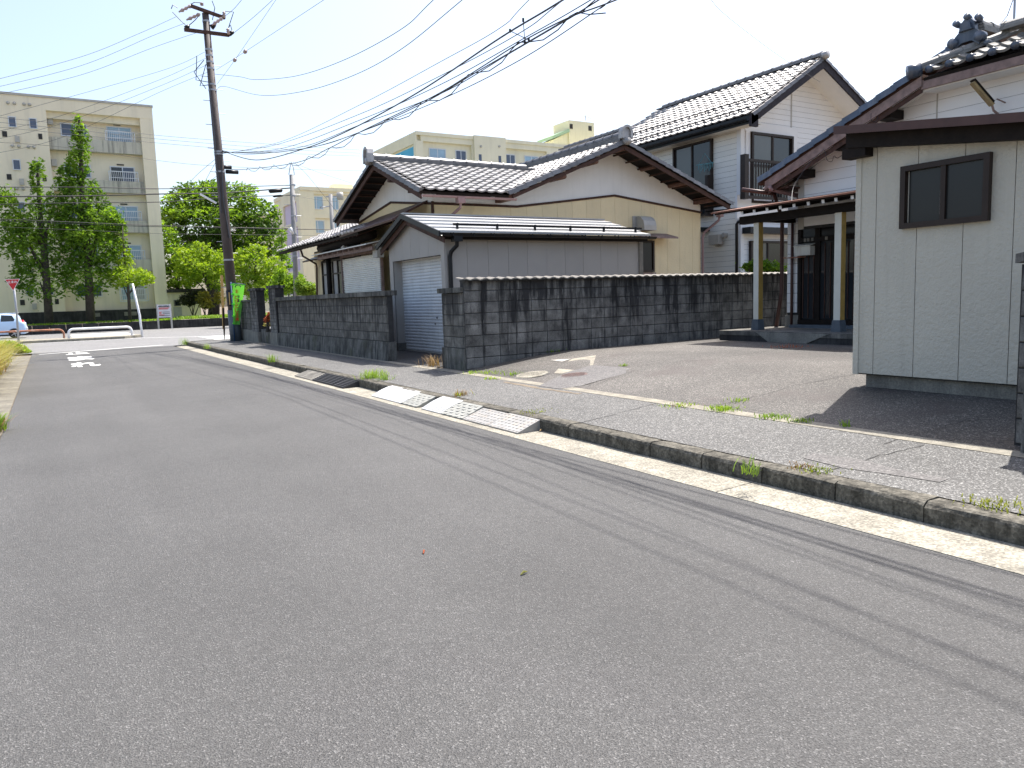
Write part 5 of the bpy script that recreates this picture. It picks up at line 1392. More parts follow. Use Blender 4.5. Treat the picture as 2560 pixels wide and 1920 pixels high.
weed('bushy green weed on the kerb left of the white step plate', 935, 945, .15, M['leaf_b'], 420, .22, .10, 51)
weed('small weed on the kerb just right of the bushy green weed', 962, 950, .15, M['leaf_b'], 160, .12, .06, 52)
weed('leafy weed growing from the gutter at the kerb face, near the right', 1872, 1185, .02, M['leaf_b'], 60, .16, .03, 53)
weed('bright green weed patch in the joint behind the pavement, largest of the row', 1805, 1025, .19, M['leaf_b'], 420, .07, .07, 54, d2=M['leaf_y'])
weed('yellowish weed patch in the joint left of the largest green patch', 1700, 1015, .19, M['leaf_y'], 240, .05, .08, 55, d2=M['dry'])
weed('thin weed line climbing the driveway joint from the largest green patch', 1850, 1003, .2, M['leaf_b'], 160, .05, .06, 56)
weed('green weed patch in the joint right of the largest patch', 1935, 1045, .19, M['leaf_b'], 300, .06, .08, 57)
weed('small green weed in the joint at the tip of the shed shadow', 2005, 1055, .19, M['leaf_b'], 160, .06, .05, 58)
weed('single thin weed in the driveway edge below the shed shadow', 2112, 1067, .19, M['leaf_b'], 60, .09, .02, 59)
weed('mossy green patch at the back of the kerb, far right', 2490, 1265, .16, M['moss'], 300, .04, .07, 60)
weed('dry brown grass tuft at the foot of the block pier', 1085, 915, .2, M['dry'], 220, .3, .1, 61)
weed('dry grass sprig on the pavement beside the white step plates', 1153, 989, .17, M['dry'], 120, .12, .05, 62, d2=M['leaf_y'])
weed('green weed at the corner of the long wall base', 1178, 935, .2, M['leaf_b'], 120, .09, .06, 63)
weed('green weed left of the pale round cover in the driveway', 1285, 938, .22, M['leaf_b'], 140, .08, .08, 64)
weed('weed patch on the driveway near the corner of the long wall', 1232, 933, .22, M['leaf_b'], 180, .08, .12, 65, d2=M['leaf_y'])
weed('small weed on the pavement seam before the driveway covers', 1230, 948, .19, M['leaf_y'], 120, .07, .06, 66)
weed('weed on the kerb top near the street corner pole', 683, 905, .15, M['leaf_b'], 120, .28, .05, 67)
weed('weed at the far end of the kerb by the crossing road', 461, 862, .05, M['leaf_m'], 160, .4, .08, 68)
weed('small weed on the road side of the kerb near the street corner', 517, 872, .02, M['leaf_b'], 100, .25, .05, 69)
weed('red stemmed weed in the driveway before the porch slab', 1975, 868, .47, M['leaf_r'], 200, .05, .16, 70)
weed('small green weed alone in the middle of the driveway', 1558, 915, .35, M['leaf_b'], 90, .06, .05, 71)
weed('orange dry moss patch at the back of the kerb, right of the leafy weed', 2005, 1168, .155, M['dry'], 160, .03, .05, 72)
weed('green mossy line at the back of the kerb, beside the orange patch', 2045, 1176, .155, M['moss'], 220, .03, .06, 73)
weed('yellow moss line behind the kerb above the steel step plates', 1345, 1030, .155, M['moss'], 220, .025, .10, 74)
weed('green weeds at the base of the blackened wall, middle', 1380, 880, .42, M['leaf_m'], 120, .10, .12, 75)
nb = []
for k in range(90): nb.append((9.0+10*random.random(), 62+4*random.random(), .62))
t = blades('grass', M['leaf_b'], nb, 5000, .3, .5, (0,0), 80, .02); t['kind'] = 'stuff'
nb = [(-8+16*random.random(), 61.7+.8*random.random(), .6) for _ in range(60)]
t = blades('grass', M['leaf_m'], nb, 2500, .18, .4, (0,0), 81, .02); t['kind'] = 'stuff'

# ================================================================== poles and wires
up_ = thing('utility_pole', 'tall brown utility pole with two crossarms at the street corner', 'utility pole', (5.97,29.9,.15))
pa, pb = V(5.99,29.9,.1), V(5.76,29.9,11.95)
def pole_at(z): t = (z-pa.z)/(pb.z-pa.z); return pa.lerp(pb, t)
obj('shaft', MB().tube([pa, pole_at(6), pb], [.20,.155,.115], 14), M['pole'], up_, True)
def PY(px, py, y=29.9): return Y(px, py, y)
c1a, c1b, c2a, c2b = PY(478,15,29.6), PY(562,45,30.0), PY(461,74,29.7), PY(573,88,29.9)
obj('crossarm', MB().bar(V(*c1a), V(*c1b), .10, .10), M['brownwood'], up_)
obj('crossarm', MB().bar(V(*c2a), V(*c2b), .10, .11), M['brownwood'], up_)
def insulator(a, b, r=.07):
    a, b = Vector(a), Vector(b); n = 7
    return obj('insulator', MB().tube([a.lerp(b, i/n) for i in range(n+1)], [r*.5, r, r*.45, r*.95, r*.45, r, r*.5, r*.35], 9), M['insul'], up_, True)
for a, b in (((560,44),(560,28)),((571,86),(569,70)),((505,14),(504,6)),((478,14),(447,30)),((500,35),(466,50)),((556,45),(530,63))):
    insulator(PY(*a, 29.8), PY(*b, 29.8))
for a, b in (((466,71),(472,64)),((573,84),(584,80)),((529,68),(538,62))):
    obj('dead_end_clamp', MB().tube([PY(*a), PY(*b)], [.10,.05], 8), M['black'], up_, True)
mb = MB()
for q in ((128,176,209,141,178)): pass
for y0 in (54, 125, 140, 156, 172, 212, 226, 380, 386, 430, 650):
    p = PY(515+(y0-31)*.0906, y0); z = p.z; c = pole_at(z); r = .20-.085*(z/12)
    obj('band', MB().tube([c-ZUP*.03, c+ZUP*.03], r+.012, 12), M['steel'], up_)
mb = MB(); z = 2.2; k = 0
while z < 10.3:
    c = pole_at(z); s = 1 if k % 2 else -1; mb.tube([c, c+V(s*.36,0,0)], .012, 5); z += .42; k += 1
obj('step_bolts', mb, M['steel'], up_)
mb = MB(); z = 10.0; pts = []
c = pole_at(8.5); mb.tube([pole_at(q)+V(-.12-.02*math.sin(q*3),-.16,0) for q in (9.6,8.6,7.6,6.8,5.6,4.9)], .018, 6)
mb.tube([pole_at(q)+V(.02+.05*math.sin(q*2),-.19,0) for q in (7.0,6.2,5.4,4.6,4.0)], .022, 6)
obj('riser_cable', mb, M['wirel'], up_)
mb = MB()
for (a, b, c) in (((428,22),(432,12),(445,20)),((470,14),(486,6),(505,7)),((560,28),(584,30),(571,70)),((530,2),(537,20),(531,50)),((571,70),(576,62),(581,80)),((431,30),(452,52),(468,66)),((472,64),(488,50),(500,36)),((492,140),(490,200),(520,205)),((510,150),(485,180),(515,222)),((515,160),(500,215),(522,212))):
    A_, B_, C_ = PY(*a), PY(*b), PY(*c); obj('jumper_wire', MB().tube([A_, A_.lerp(B_,.6), B_, B_.lerp(C_,.4), C_], .014, 5), M['wire'], up_)
p = Y(500,485,29.9); q = Y(541,508,29.9)
obj('street_lamp_tube', MB().bar(V(*p), V(*q), .10, .06), M['white'], up_)
for a in ((563,418),(580,430)):
    p = PY(*a); obj('splice_box', MB().tube([p-V(.22,0,0), p+V(.22,0,0)], .075, 9), M['black'], up_, True)
mb = MB(); mb.tube([pole_at(.15)+V(0,0,0), pole_at(1.35)], .215, 14); obj('lower_wrap', mb, M['slate'], up_, True)
p = PY(576,790); o = pole_at(1.75)
mb = MB()
for k in range(2): mb.add([(o.x-.19-.004, 29.72-.005-.05*k+.02, 1.55),(o.x-.14, 29.70, 1.55),(o.x-.14, 29.70, 2.05),(o.x-.19-.004, 29.735, 2.05)], [(0,1,2,3)])
mb = MB().tube([pole_at(1.5), pole_at(2.08)], .205, 14); obj('reflector_band', mb, M['black'], up_, True)
mb = MB()
for a in (-2.35, -1.95): mb.prism([o+V(math.cos(a)*.20, math.sin(a)*.20, -.2), o+V(math.cos(a+.2)*.20, math.sin(a+.2)*.20, -.2), o+V(math.cos(a+.2)*.20, math.sin(a+.2)*.20, .26), o+V(math.cos(a)*.20, math.sin(a)*.20, .26)], V(math.cos(a)*.015, math.sin(a)*.015, 0))
obj('yellow_stripes', mb, M['stake'], up_)
# grey concrete pole and the far one
gp2 = thing('utility_pole', 'short grey concrete pole behind the front wall, left of the yellow house', 'utility pole', (9.2,33,.2))
g0 = V(Y(738,720,33.0).x, 33, .2); g1 = Y(729,437,33.0)
obj('shaft', MB().tube([g0, g0.lerp(g1,.5), g1], [.125,.11,.095], 12), M['cpole'], gp2, True)
mb = MB()
for yy in (463,490,540,585,640): c = Y(731+(yy-440)*.032, yy, 33.0); obj('band', MB().tube([c-ZUP*.03, c+ZUP*.03], .125, 12), M['steel'], gp2)
mb = MB(); z = 3.0; k = 0
while z < 6.6:
    c = g0.lerp(g1, (z-.2)/(g1.z-.2)); mb.tube([c, c+V(.35 if k % 2 else -.35,0,0)], .014, 5); z += .45; k += 1
obj('step_bolts', mb, M['steel'], gp2)
mb = MB(); a = Y(728,405,33.0)
mb.tube([g1-V(.12,0,0), Y(725,418,33), a, Y(733,418,33), g1+V(.12,0,0)], .018, 5); obj('top_loop', mb, M['steel'], gp2)
c = Y(724,570,32.8); mb = MB(); mb.tube([c, c+V(.14,0,-.25)], [.10,.04], 7); obj('small_lamp', mb, M['white'], gp2, True)
gp3 = thing('utility_pole', 'thin distant grey pole with a transformer and lamp, behind the yellow house gable', 'utility pole', (22,60,.2))
h0, h1 = Y(834,600,60.0), Y(826,486,60.0); h0.z = .2
obj('shaft', MB().tube([V(h0.x,60,.2), h1], [.22,.15], 10), M['cpole'], gp3, True)
c = Y(850,490,60.0); obj('transformer', MB().tube([c-ZUP*.28, c+ZUP*.28], .26, 12), M['vent'], gp3, True)
mb = MB(); mb.bar(Y(815,492,60), Y(858,490,60), .1, .1); mb.tube([Y(830,515,60), Y(806,518,60)], .05, 6); mb.bar(Y(806,518,60), Y(801,519,60), .2, .12); obj('crossarm', mb, M['steel'], gp3)

def wire(label, pts, r, mat='wire', group=None, extra=None, n=10, wob=0):
    """cable through measured points, smoothed"""
    P = [Vector(p) for p in pts]; out = []
    if len(P) == 2: out = P
    else:
        for i in range(len(P)-1):
            a, b, c, d = P[max(i-1,0)], P[i], P[i+1], P[min(i+2,len(P)-1)]
            m = max(2, n)
            for k in range(m):
                t = k/m
                out.append(.5*((2*b)+(c-a)*t+(2*a-5*b+4*c-d)*t*t+(3*b-a-3*c+d)*t**3))
        out.append(P[-1])
    if wob: out = [p+V(0, 0, random.uniform(-wob, wob)) for p in out]
    t = obj('overhead_wire', MB().tube(out, r*.55, 5), M[mat])
    tag(t, label, 'wire', group)
    return t
G1 = 'cables of the bundle running along the street'
XW = 6.15
def xw(pts, x=XW, first=None, ext=True):
    P = [X(px, py, x) for px, py in pts]
    if first is not None: P = [first]+P
    if ext:      # carry on along its own curve past the camera
        a, b = P[-2], P[-1]; s = (b.z-a.z)/(b.y-a.y); y = b.y; z = b.z; st = s
        for k in range(5):
            ny = y-3.2; st -= .018; z = z+st*(ny-y); y = ny; P.append(V(x, y, z))
    return P
at_ = lambda z: pole_at(z)+V(.12,-.1,0)
wire('upper sagging black cable from the pole, curving up out at the top', xw([(600,192),(640,199),(740,190),(860,150),(1000,75),(1083,0)], 6.1, at_(9.85)), .0125)
wire('lower sagging black cable from the pole, second of the two deep curves', xw([(560,216),(650,238),(760,228),(880,190),(1000,125),(1155,0)], 6.1, at_(9.3)), .0125)
bund = [([(700,355),(900,262),(1100,155),(1250,70),(1322,0)][:5], 'wirel', .010), ([(690,362),(900,285),(1100,190),(1300,82),(1410,-2)], 'wirel', .012), ([(700,372),(900,300),(1100,212),(1320,90),(1480,-2)], 'wire', .013),
        ([(640,381),(760,366),(900,312),(1100,235),(1280,130),(1450,30),(1490,-2)], 'wire', .014), ([(640,383),(760,372),(880,338),(1050,262),(1200,175),(1400,58),(1500,-2)], 'wire', .017),
        ([(640,400),(760,372),(880,322),(1050,228),(1250,95),(1410,-2)], 'wire', .024), ([(620,386),(780,368),(900,330),(1100,250),(1300,150),(1500,20),(1530,-2)], 'wire', .013)]
for i, (pts, mt_, r) in enumerate(bund):
    lab = ['thin grey cable, highest of the street bundle at the top edge', 'thin grey cable, second highest of the street bundle', 'thin black cable, third from the top of the street bundle',
           'black cable clamped at the upper left arm of the cable spacer', 'black cable running just above the cable spacer crossing', 'thickest black cable of the street bundle, crossing the others',
           'black cable just above the looping spiral wire of the street bundle'][i]
    wire(lab, xw(pts, XW+.02*i, at_(7.05+.02*i)), r, mt_, G1)
wire('low black cable with hanging loops, outermost of the street bundle', xw([(600,424),(735,408),(820,372),(900,330),(1000,282),(1100,232),(1200,170),(1300,107),(1420,45),(1545,-2)], 6.2, at_(6.55)), .017)
lo = xw([(612,426),(735,412),(820,379),(900,338),(1000,292),(1100,242),(1200,181),(1300,117),(1420,53),(1545,5)], 6.22, None, False)
sp = []
for a, b in zip(lo, lo[1:]):
    m = max(4, int((b-a).length/.35))
    for k in range(m): 
        t = k/m; ph = len(sp)*1.3; p = a.lerp(b, t); sp.append(p+V(.05*math.cos(ph), 0, .07*math.sin(ph)))
o = obj('spiral_hanger', MB().tube(sp, .008, 4), M['wire']); tag(o, 'looping spiral wire wrapped round the lowest street cable', 'wire')
mb = MB()
c = [X(*q, XW) for q in ((1308,50),(1312,105),(1275,77),(1322,100))]
mb.tube([c[0], c[1]], .006, 5); mb.tube([c[2], c[3]], .006, 5)
for q in c: mb.tube([q-ZUP*.025, q+ZUP*.025], .016, 7)
o = obj('cable_spacer', mb, M['black']); tag(o, 'crossed cable spacer clamped on the street bundle near the top', 'spacer')
for i, pts in enumerate(([(585,82),(635,42),(690,-8)],[(560,42),(585,22),(610,-8)])):
    wire('thin wire from a crossarm end up to the top edge, '+('lower of two' if i == 0 else 'upper of two'), [PY(*q) for q in pts], .014)
for i, (pts, bd) in enumerate(([[(540,175),(613,129),(815,-4)], (613,129)],[[(543,210),(587,150),(692,-4)], (587,150)])):
    P = [X(*q, 6.1) for q in pts]; w_ = wire('thin guy wire with a bead, '+('shallower' if i == 0 else 'steeper')+' of the crossing pair right of the pole', P, .010, 'wirel')
    b = X(*bd, 6.1); bb = obj('bead', MB().tube([b-V(0,.06,0), b+V(0,.06,0)], .06, 8), M['insul'], w_, True)
# to the left
L1 = [((-60,212),(200,143),(345,85),(440,42)),((-60,230),(200,165),(380,90),(462,58)),((-60,248),(200,188),(380,120),(512,75))]
for i, pts in enumerate(L1):
    wire('thin high wire running left from the crossarms, '+['top','middle','bottom'][i]+' of three', [Y(*q, 29.6) for q in pts], .011, 'wirel')
L2 = [((-60,305),(0,290),(400,178),(512,130)),((-60,340),(150,290),(400,199),(515,145)),((-60,358),(150,310),(400,215),(517,162)),((-60,392),(150,345),(400,230),(520,180))]
for i, pts in enumerate(L2):
    wire('wire running left from the middle of the brown pole, '+['first','second','third','fourth'][i]+' from the top', [Y(*q, 29.8) for q in pts], .010, 'wirel')
G3 = 'wires crossing above the intersection'
cross = [((-60,288),(200,314),(400,339),(700,362),(900,375)),((-60,300),(200,326),(400,348),(700,372),(900,383)),((-60,312),(200,338),(400,358),(700,382),(900,390))]
for ci, pts in enumerate(cross): wire(['highest','middle','lowest'][ci]+' of three thin level wires passing behind the brown pole toward the roof', [Y(*q, 45) for q in pts], .018, 'wirel', 'thin level wires behind the pole')
cross2 = [(((-60,468),(200,468),(400,472),(560,468),(727,463)), .02, 'upper black cable of the level group ending at the grey pole'),
          (((-60,492),(200,490),(400,485),(560,482),(727,470)), .03, 'thick black cable with splice casings ending at the grey pole'),
          (((-60,512),(200,507),(400,505),(560,494),(727,488)), .02, 'lower black cable of the level group ending at the grey pole'),
          (((-60,545),(200,556),(400,564),(730,572),(900,575)), .016, 'level wire across the tree crowns, upper of the low three'),
          (((-60,549),(200,560),(400,567),(730,573),(860,574)), .014, 'level wire across the tree crowns, middle of the low three'),
          (((-60,565),(200,575),(400,584),(730,588),(860,590)), .012, 'level wire across the tree crowns, lowest of the low three'),
          (((-60,353),(150,367),(400,402),(560,416),(850,426),(1300,435)), .012, 'faint single wire crossing behind the poles')]
for pts, r, lab in cross2: wire(lab, [Y(*q, 33.0) for q in pts] if r > .013 else [Y(*q, 48.0) for q in pts], r*1.5)
for a, b, r in (((672,478),(706,476),.085),((682,491),(708,489),.045)):
    o = obj('cable_closure', MB().tube([Y(*a,32.9), Y(a[0]+3,a[1],32.9), Y(b[0]-3,b[1],32.9), Y(*b,32.9)], [r*.4, r, r, r*.4], 10), M['black'], None, True)
    tag(o, ('large' if r > .06 else 'small')+' black cable splice casing hanging left of the grey pole', 'cable box')
for i, pts in enumerate(([(733,405),(770,440),(850,540)],[(735,408),(800,432),(880,458)],[(545,395),(520,440),(500,480)],[(548,390),(500,430),(475,455)],[(738,470),(800,480),(870,488)],[(738,490),(800,500),(850,505)],[(560,425),(520,455),(430,500)])):
    y_ = 33 if i not in (2,3,6) else 30
    wire(['steep drop wire from the grey pole top','gentle drop wire from the grey pole top to the gable','short slack wire falling left of the brown pole, inner','short slack wire falling left of the brown pole, outer','cable from the grey pole to the distant pole, upper','cable from the grey pole to the distant pole, lower','cable falling left from the brown pole to the tree crown'][i], [Y(*q, y_) for q in pts], .012, 'wire')
wire('single thin service wire running down right to the white house roof', [X(1760,-30,14), X(1800,25,14.6), X(1900,105,16.5), X(1975,158,18), X(2050,205,20)], .009, 'wirel')
wire('loose cable drooping from the gable edge to the porch canopy', [X(2060,373,12.9), X(2030,400,12.8), X(2000,440,12.7), X(1983,470,12.5), X(1979,505,12.2)], .007, 'wirel')
wire('dark cable loop hanging under the tiled gable edge', [X(2062,375,13.0), X(2068,400,13.0), X(2080,403,13.05), X(2085,390,13.1), X(2095,395,13.2), X(2118,375,13.5)], .008)
wire('dark cable loop hanging under the gable edge, upper right', [X(2178,283,13.0), X(2178,300,13.0), X(2188,304,13.05), X(2195,290,13.1), X(2192,275,13.1)], .008)

# ================================================================== signs, rails, car
def curved_rail(name, label, x0, x1, y, h, r, mat, slope=0):
    t = thing(name, label, 'guard rail', ((x0+x1)/2, y, .1))
    pts = [V(x0,y,.08), V(x0,y,h-.22)]
    for k in range(1, 6): a = math.pi/2*k/5; pts.append(V(x0+.22*(1-math.cos(a)), y, h-.22+.22*math.sin(a)))
    for k in range(0, 6): a = math.pi/2*k/5; pts.append(V(x1-.22+.22*math.sin(a), y, h-.22+.22*math.cos(a)))
    pts += [V(x1,y,.08)]
    obj('rail', MB().tube(pts, r, 9), mat, t, True)
    mb = MB()
    for x in (x0, x1): mb.box(x-.09, x+.09, y-.09, y+.09, .11, .125)
    obj('base_plates', mb, M['steel'], t); return t
p0, p1 = Y(172,840,45.0), Y(330,838,45.0)
curved_rail('guard_rail', 'white hooped guard rail at the road junction', p0.x, p1.x, 45.0, Y(250,820,45).z, .06, M['wrail'])
curved_rail('guard_rail', 'rusty hooped guard rail left of the white one', -3.4, Y(160,840,45.6).x, 45.6, Y(100,826,45.6).z, .05, M['rust'])
bp = thing('bent_pole', 'bent white pole leaning beside the white guard rail', 'pole', Y(357,845,44.8))
obj('shaft', MB().tube([Y(357,846,44.8), Y(351,806,44.8), Y(349,788,44.8), Y(331,709,44.8)], .055, 8), M['wrail'], bp, True)
# stop sign
ss_ = thing('stop_sign', 'red inverted triangle stop sign on a grey post at the left edge', 'sign', (-1.25,37.6,0))
pb_, pt_ = Z(46,868,.0), None
yS = 37.0
obj('post', MB().tube([Y(48,873,yS), Y(41,775,yS), Y(33,702,yS)], .04, 8), M['steel'], ss_, True)
A3 = [Y(11,698,yS-.06), Y(50,697,yS-.06), Y(33,728,yS-.06)]; cen = (A3[0]+A3[1]+A3[2])/3
def triang(k, off): return [cen+(p-cen)*k+V(0,off,0) for p in A3]
obj('back_plate', MB().prism(triang(1.0, 0), (0,.02,0)), M['white'], ss_)
obj('red_face', MB().prism(triang(.88, -.008), (0,.006,0)), M['red'], ss_)
put_text('sign_lettering', '止まれ', M['white'], ss_, (cen.x, yS-.075, cen.z+.05), (1,0,0), (0,0,1), .34, .11)
# notice board
nbd = thing('notice_board', 'grey notice board on two posts before the dark retaining wall', 'notice board', Y(412,822,60.6))
q0, q1 = Y(392,762,60.6), Y(428,793,60.6)
mb = MB()
for x, b in ((q0.x, 822),(q1.x, 820)): mb.box(x-.06, x+.06, 60.55, 60.65, .0, q0.z+.05)
obj('posts', mb, M['vent'], nbd)
obj('face', MB().box(q0.x, q1.x, 60.5, 60.54, q1.z, q0.z), M['board'], nbd)
W, H_ = q1.x-q0.x, q0.z-q1.z; mx = (q0.x+q1.x)/2
put_text('heading', '市営住宅入居者募集案内', M['ink_k'], nbd, (mx, 60.49, q0.z-.12), (1,0,0), (0,0,1), W*.82, .13)
put_text('red_notice', '危険', M['ink_r'], nbd, (q0.x+W*.22, 60.49, q1.z+H_*.36), (1,0,0), (0,0,1), W*.22, .2)
mb = MB()
for k, (f, u0, u1) in enumerate(((.84,.08,.92),(.42,.38,.9),(.30,.38,.9),(.14,.1,.9))): mb.box(q0.x+W*u0, q0.x+W*u1, 60.485, 60.495, q1.z+H_*f-.015, q1.z+H_*f+.015)
obj('text_lines', mb, M['ink_k'], nbd)
mb = MB()
for f, u0, u1 in ((.74,.1,.9),(.66,.1,.8),(.20,.1,.5)): mb.box(q0.x+W*u0, q0.x+W*u1, 60.485, 60.495, q1.z+H_*f-.02, q1.z+H_*f+.02)
obj('red_lines', mb, M['ink_r'], nbd)
# lime warning banner tied to the pole
bn = thing('banner', 'lime green warning banner with red lettering tied to the brown pole', 'banner', (6.0,29.55,.2))
yB = 29.6
TL, TR, BR_, BL = Y(581,708,yB), Y(612,711,yB), Y(599,812,yB), Y(583,811,yB)
mb = MB(); nU, nV = 8, 14
for j in range(nV+1):
    v = j/nV; a = TL.lerp(BL, v); b = TR.lerp(BR_, v**.7)
    for i in range(nU+1):
        u = i/nU; p = a.lerp(b, u); mb.v.append(tuple(p+V(0, -.05*math.sin(u*5+v*2)*u*v, 0)))
for j in range(nV):
    for i in range(nU): mb.f.append((j*(nU+1)+i, j*(nU+1)+i+1, (j+1)*(nU+1)+i+1, (j+1)*(nU+1)+i))
obj('cloth', mb, M['banner'], bn, True, fix=False)
pl0, pl1 = Y(577,705,yB+.05), Y(587,858,yB+.05)
mb = MB(); mb.tube([pl0, pl1], .022, 7); mb.tube([Y(578,707,yB), Y(614,711,yB)], .012, 6); obj('banner_pole', mb, M['navy'], bn, True)
def ban_text(ch, px, py, wpx, hpx, mat, dy=-.10):
    p = Y(px, py, yB+dy); k = (p-EYEP).dot(FWD)/FPX
    put_text('lettering', ch, M[mat], bn, p, (1,0,0), (0,0,1), wpx*k, hpx*k)
for i, ch in enumerate('とびだし注意'): ban_text(ch, 590.5+.5*i, 743+i*11.0, 8.6, 10.2, 'ink_r')
for i, ch in enumerate('学童'): ban_text(ch, 596.5, 742+i*9, 5.6, 8.0, 'ink_k')
ban_text('お', 592.5, 728, 7.5, 10, 'ink_r')
mb = MB(); p = Y(595,718,yB-.08); mb.tube([p+V(math.cos(a)*.10, 0, math.sin(a)*.08) for a in [math.pi*i/8 for i in range(9)]], .02, 6); obj('emblem', mb, M['ink_k'], bn)
for q in (712, 735, 760, 790, 808): 
    p = Y(580+(q-708)*.05, q, yB); obj('tie', MB().box(p.x-.05,p.x+.06,p.y-.03,p.y+.02,p.z-.02,p.z+.02), M['banner'], bn)
# timber stake
st = thing('timber_stake', 'yellowed timber board on a thin dark stake left of the banner', 'stake', Y(560,850,33.6))
obj('board', MB().prism([Y(551,688,33.6), Y(557.5,688,33.6), Y(562.5,822,33.6), Y(557,823,33.6)], (0,.05,0)), M['stake'], st)
obj('stake_rod', MB().tube([Y(558.5,770,33.57), Y(560.5,822,33.57), Y(561,849,33.57)], [.04,.04,.015], 6), M['darkwood'], st)
# car
car = thing('parked_car', 'pale blue hatchback seen from the rear quarter at the left edge', 'car', (-3.6,54,0))
def carloft(secs, name, mat, par):
    mb = MB(); n = len(secs[0][1])
    for x, pr in secs:
        for yy, zz in pr: mb.v.append((x, yy, zz))
    for i in range(len(secs)-1):
        for k in range(n-1): mb.f.append((i*n+k, i*n+k+1, (i+1)*n+k+1, (i+1)*n+k))
    mb.f.append(tuple(range(n))); mb.f.append(tuple((len(secs)-1)*n+k for k in range(n))[::-1])
    return obj(name, mb, mat, par, True)
XR = Y(65,812,54.0).x; YC = 54.8; HW = .74          # rear bumper end
def sec(dx, zt, zb, hw, zm=.8, taper=.82):
    yn, yf = YC-hw, YC+hw
    return (XR-dx, [(yn+.06,zb),(yn,zb+.12),(yn,zm),(yn+.03,zm+.12),(YC-hw*taper,zt-.06),(YC-hw*taper+.1,zt),(YC+hw*taper-.1,zt),(YC+hw*taper,zt-.06),(yf-.03,zm+.12),(yf,zm),(yf,zb+.12),(yf-.06,zb)])
carloft([sec(0,.72,.34,HW*.9,.62),sec(.03,.86,.26,HW*.95),sec(.18,.98,.24,HW,.84,.9),sec(.30,1.30,.24,HW,.88,.82),sec(.42,1.46,.24,HW,.88,.80),sec(.9,1.50,.24,HW,.88,.80),sec(1.9,1.49,.24,HW,.88,.80),sec(2.5,1.40,.24,HW,.88,.79),sec(3.0,.98,.26,HW,.86,.88),sec(3.55,.84,.3,HW*.92,.7,.9)], 'body', M['car'], car)
obj('roof_skin', MB().box(XR-2.3,XR-.34,YC-.52,YC+.52,1.492,1.53), M['carw'], car)
obj('bumper', MB().box(XR-.16,XR+.05,YC-HW*.94,YC+HW*.94,.30,.62), M['carw'], car)
obj('tailgate', MB().prism([(XR+.005,YC-.5,.62),(XR-.14,YC-.5,1.0),(XR-.14,YC+.5,1.0),(XR+.005,YC+.5,.62)], (.03,0,.01)), M['carw'], car)
obj('rear_window', MB().prism([(XR-.14,YC-.5,1.03),(XR-.36,YC-.48,1.42),(XR-.36,YC+.48,1.42),(XR-.14,YC+.5,1.03)], (.012,0,.008)), M['glass'], car)
for s in (-1, 1): obj('tail_lamp', MB().prism([(XR-.02,YC+s*.58,.72),(XR-.17,YC+s*.66,.72),(XR-.30,YC+s*.62,1.08),(XR-.16,YC+s*.54,1.08)], (.03,s*.03,0)), M['tail'], car)
obj('side_window', MB().prism([(XR-.62,YC-HW+.05,.98),(XR-.55,YC-HW+.06,1.12),(XR-.66,YC-HW*.80-.055,1.36),(XR-1.2,YC-HW*.80-.05,1.40),(XR-1.25,YC-HW+.05,.98)], (0,-.02,0)), M['glass'], car)
obj('side_window', MB().prism([(XR-1.35,YC-HW+.05,.98),(XR-1.35,YC-HW*.80-.05,1.40),(XR-2.3,YC-HW*.80-.05,1.36),(XR-2.6,YC-HW+.05,.98)], (0,-.02,0)), M['glass'], car)
for dx in (.62, 2.85):
    for s in (-1, 1):
        c = V(XR-dx, YC+s*(HW-.06), .30); wl = obj('wheel', MB().tube([c-V(0,.09,0), c-V(0,.08,0), c+V(0,.08,0), c+V(0,.09,0)], [.27,.30,.30,.27], 18), M['tyre'], car, True)
        mb = MB(); cc = c+V(0,s*.092,0)
        for k in range(5): a = k*2*math.pi/5; mb.bar(cc, cc+V(math.cos(a)*.2,0,math.sin(a)*.2), .03, .06, V(0,1,0))
        mb.tube([cc-V(0,.008,0), cc+V(0,.008,0)], .05, 8)
        obj('rim', mb, M['alloy'], wl)
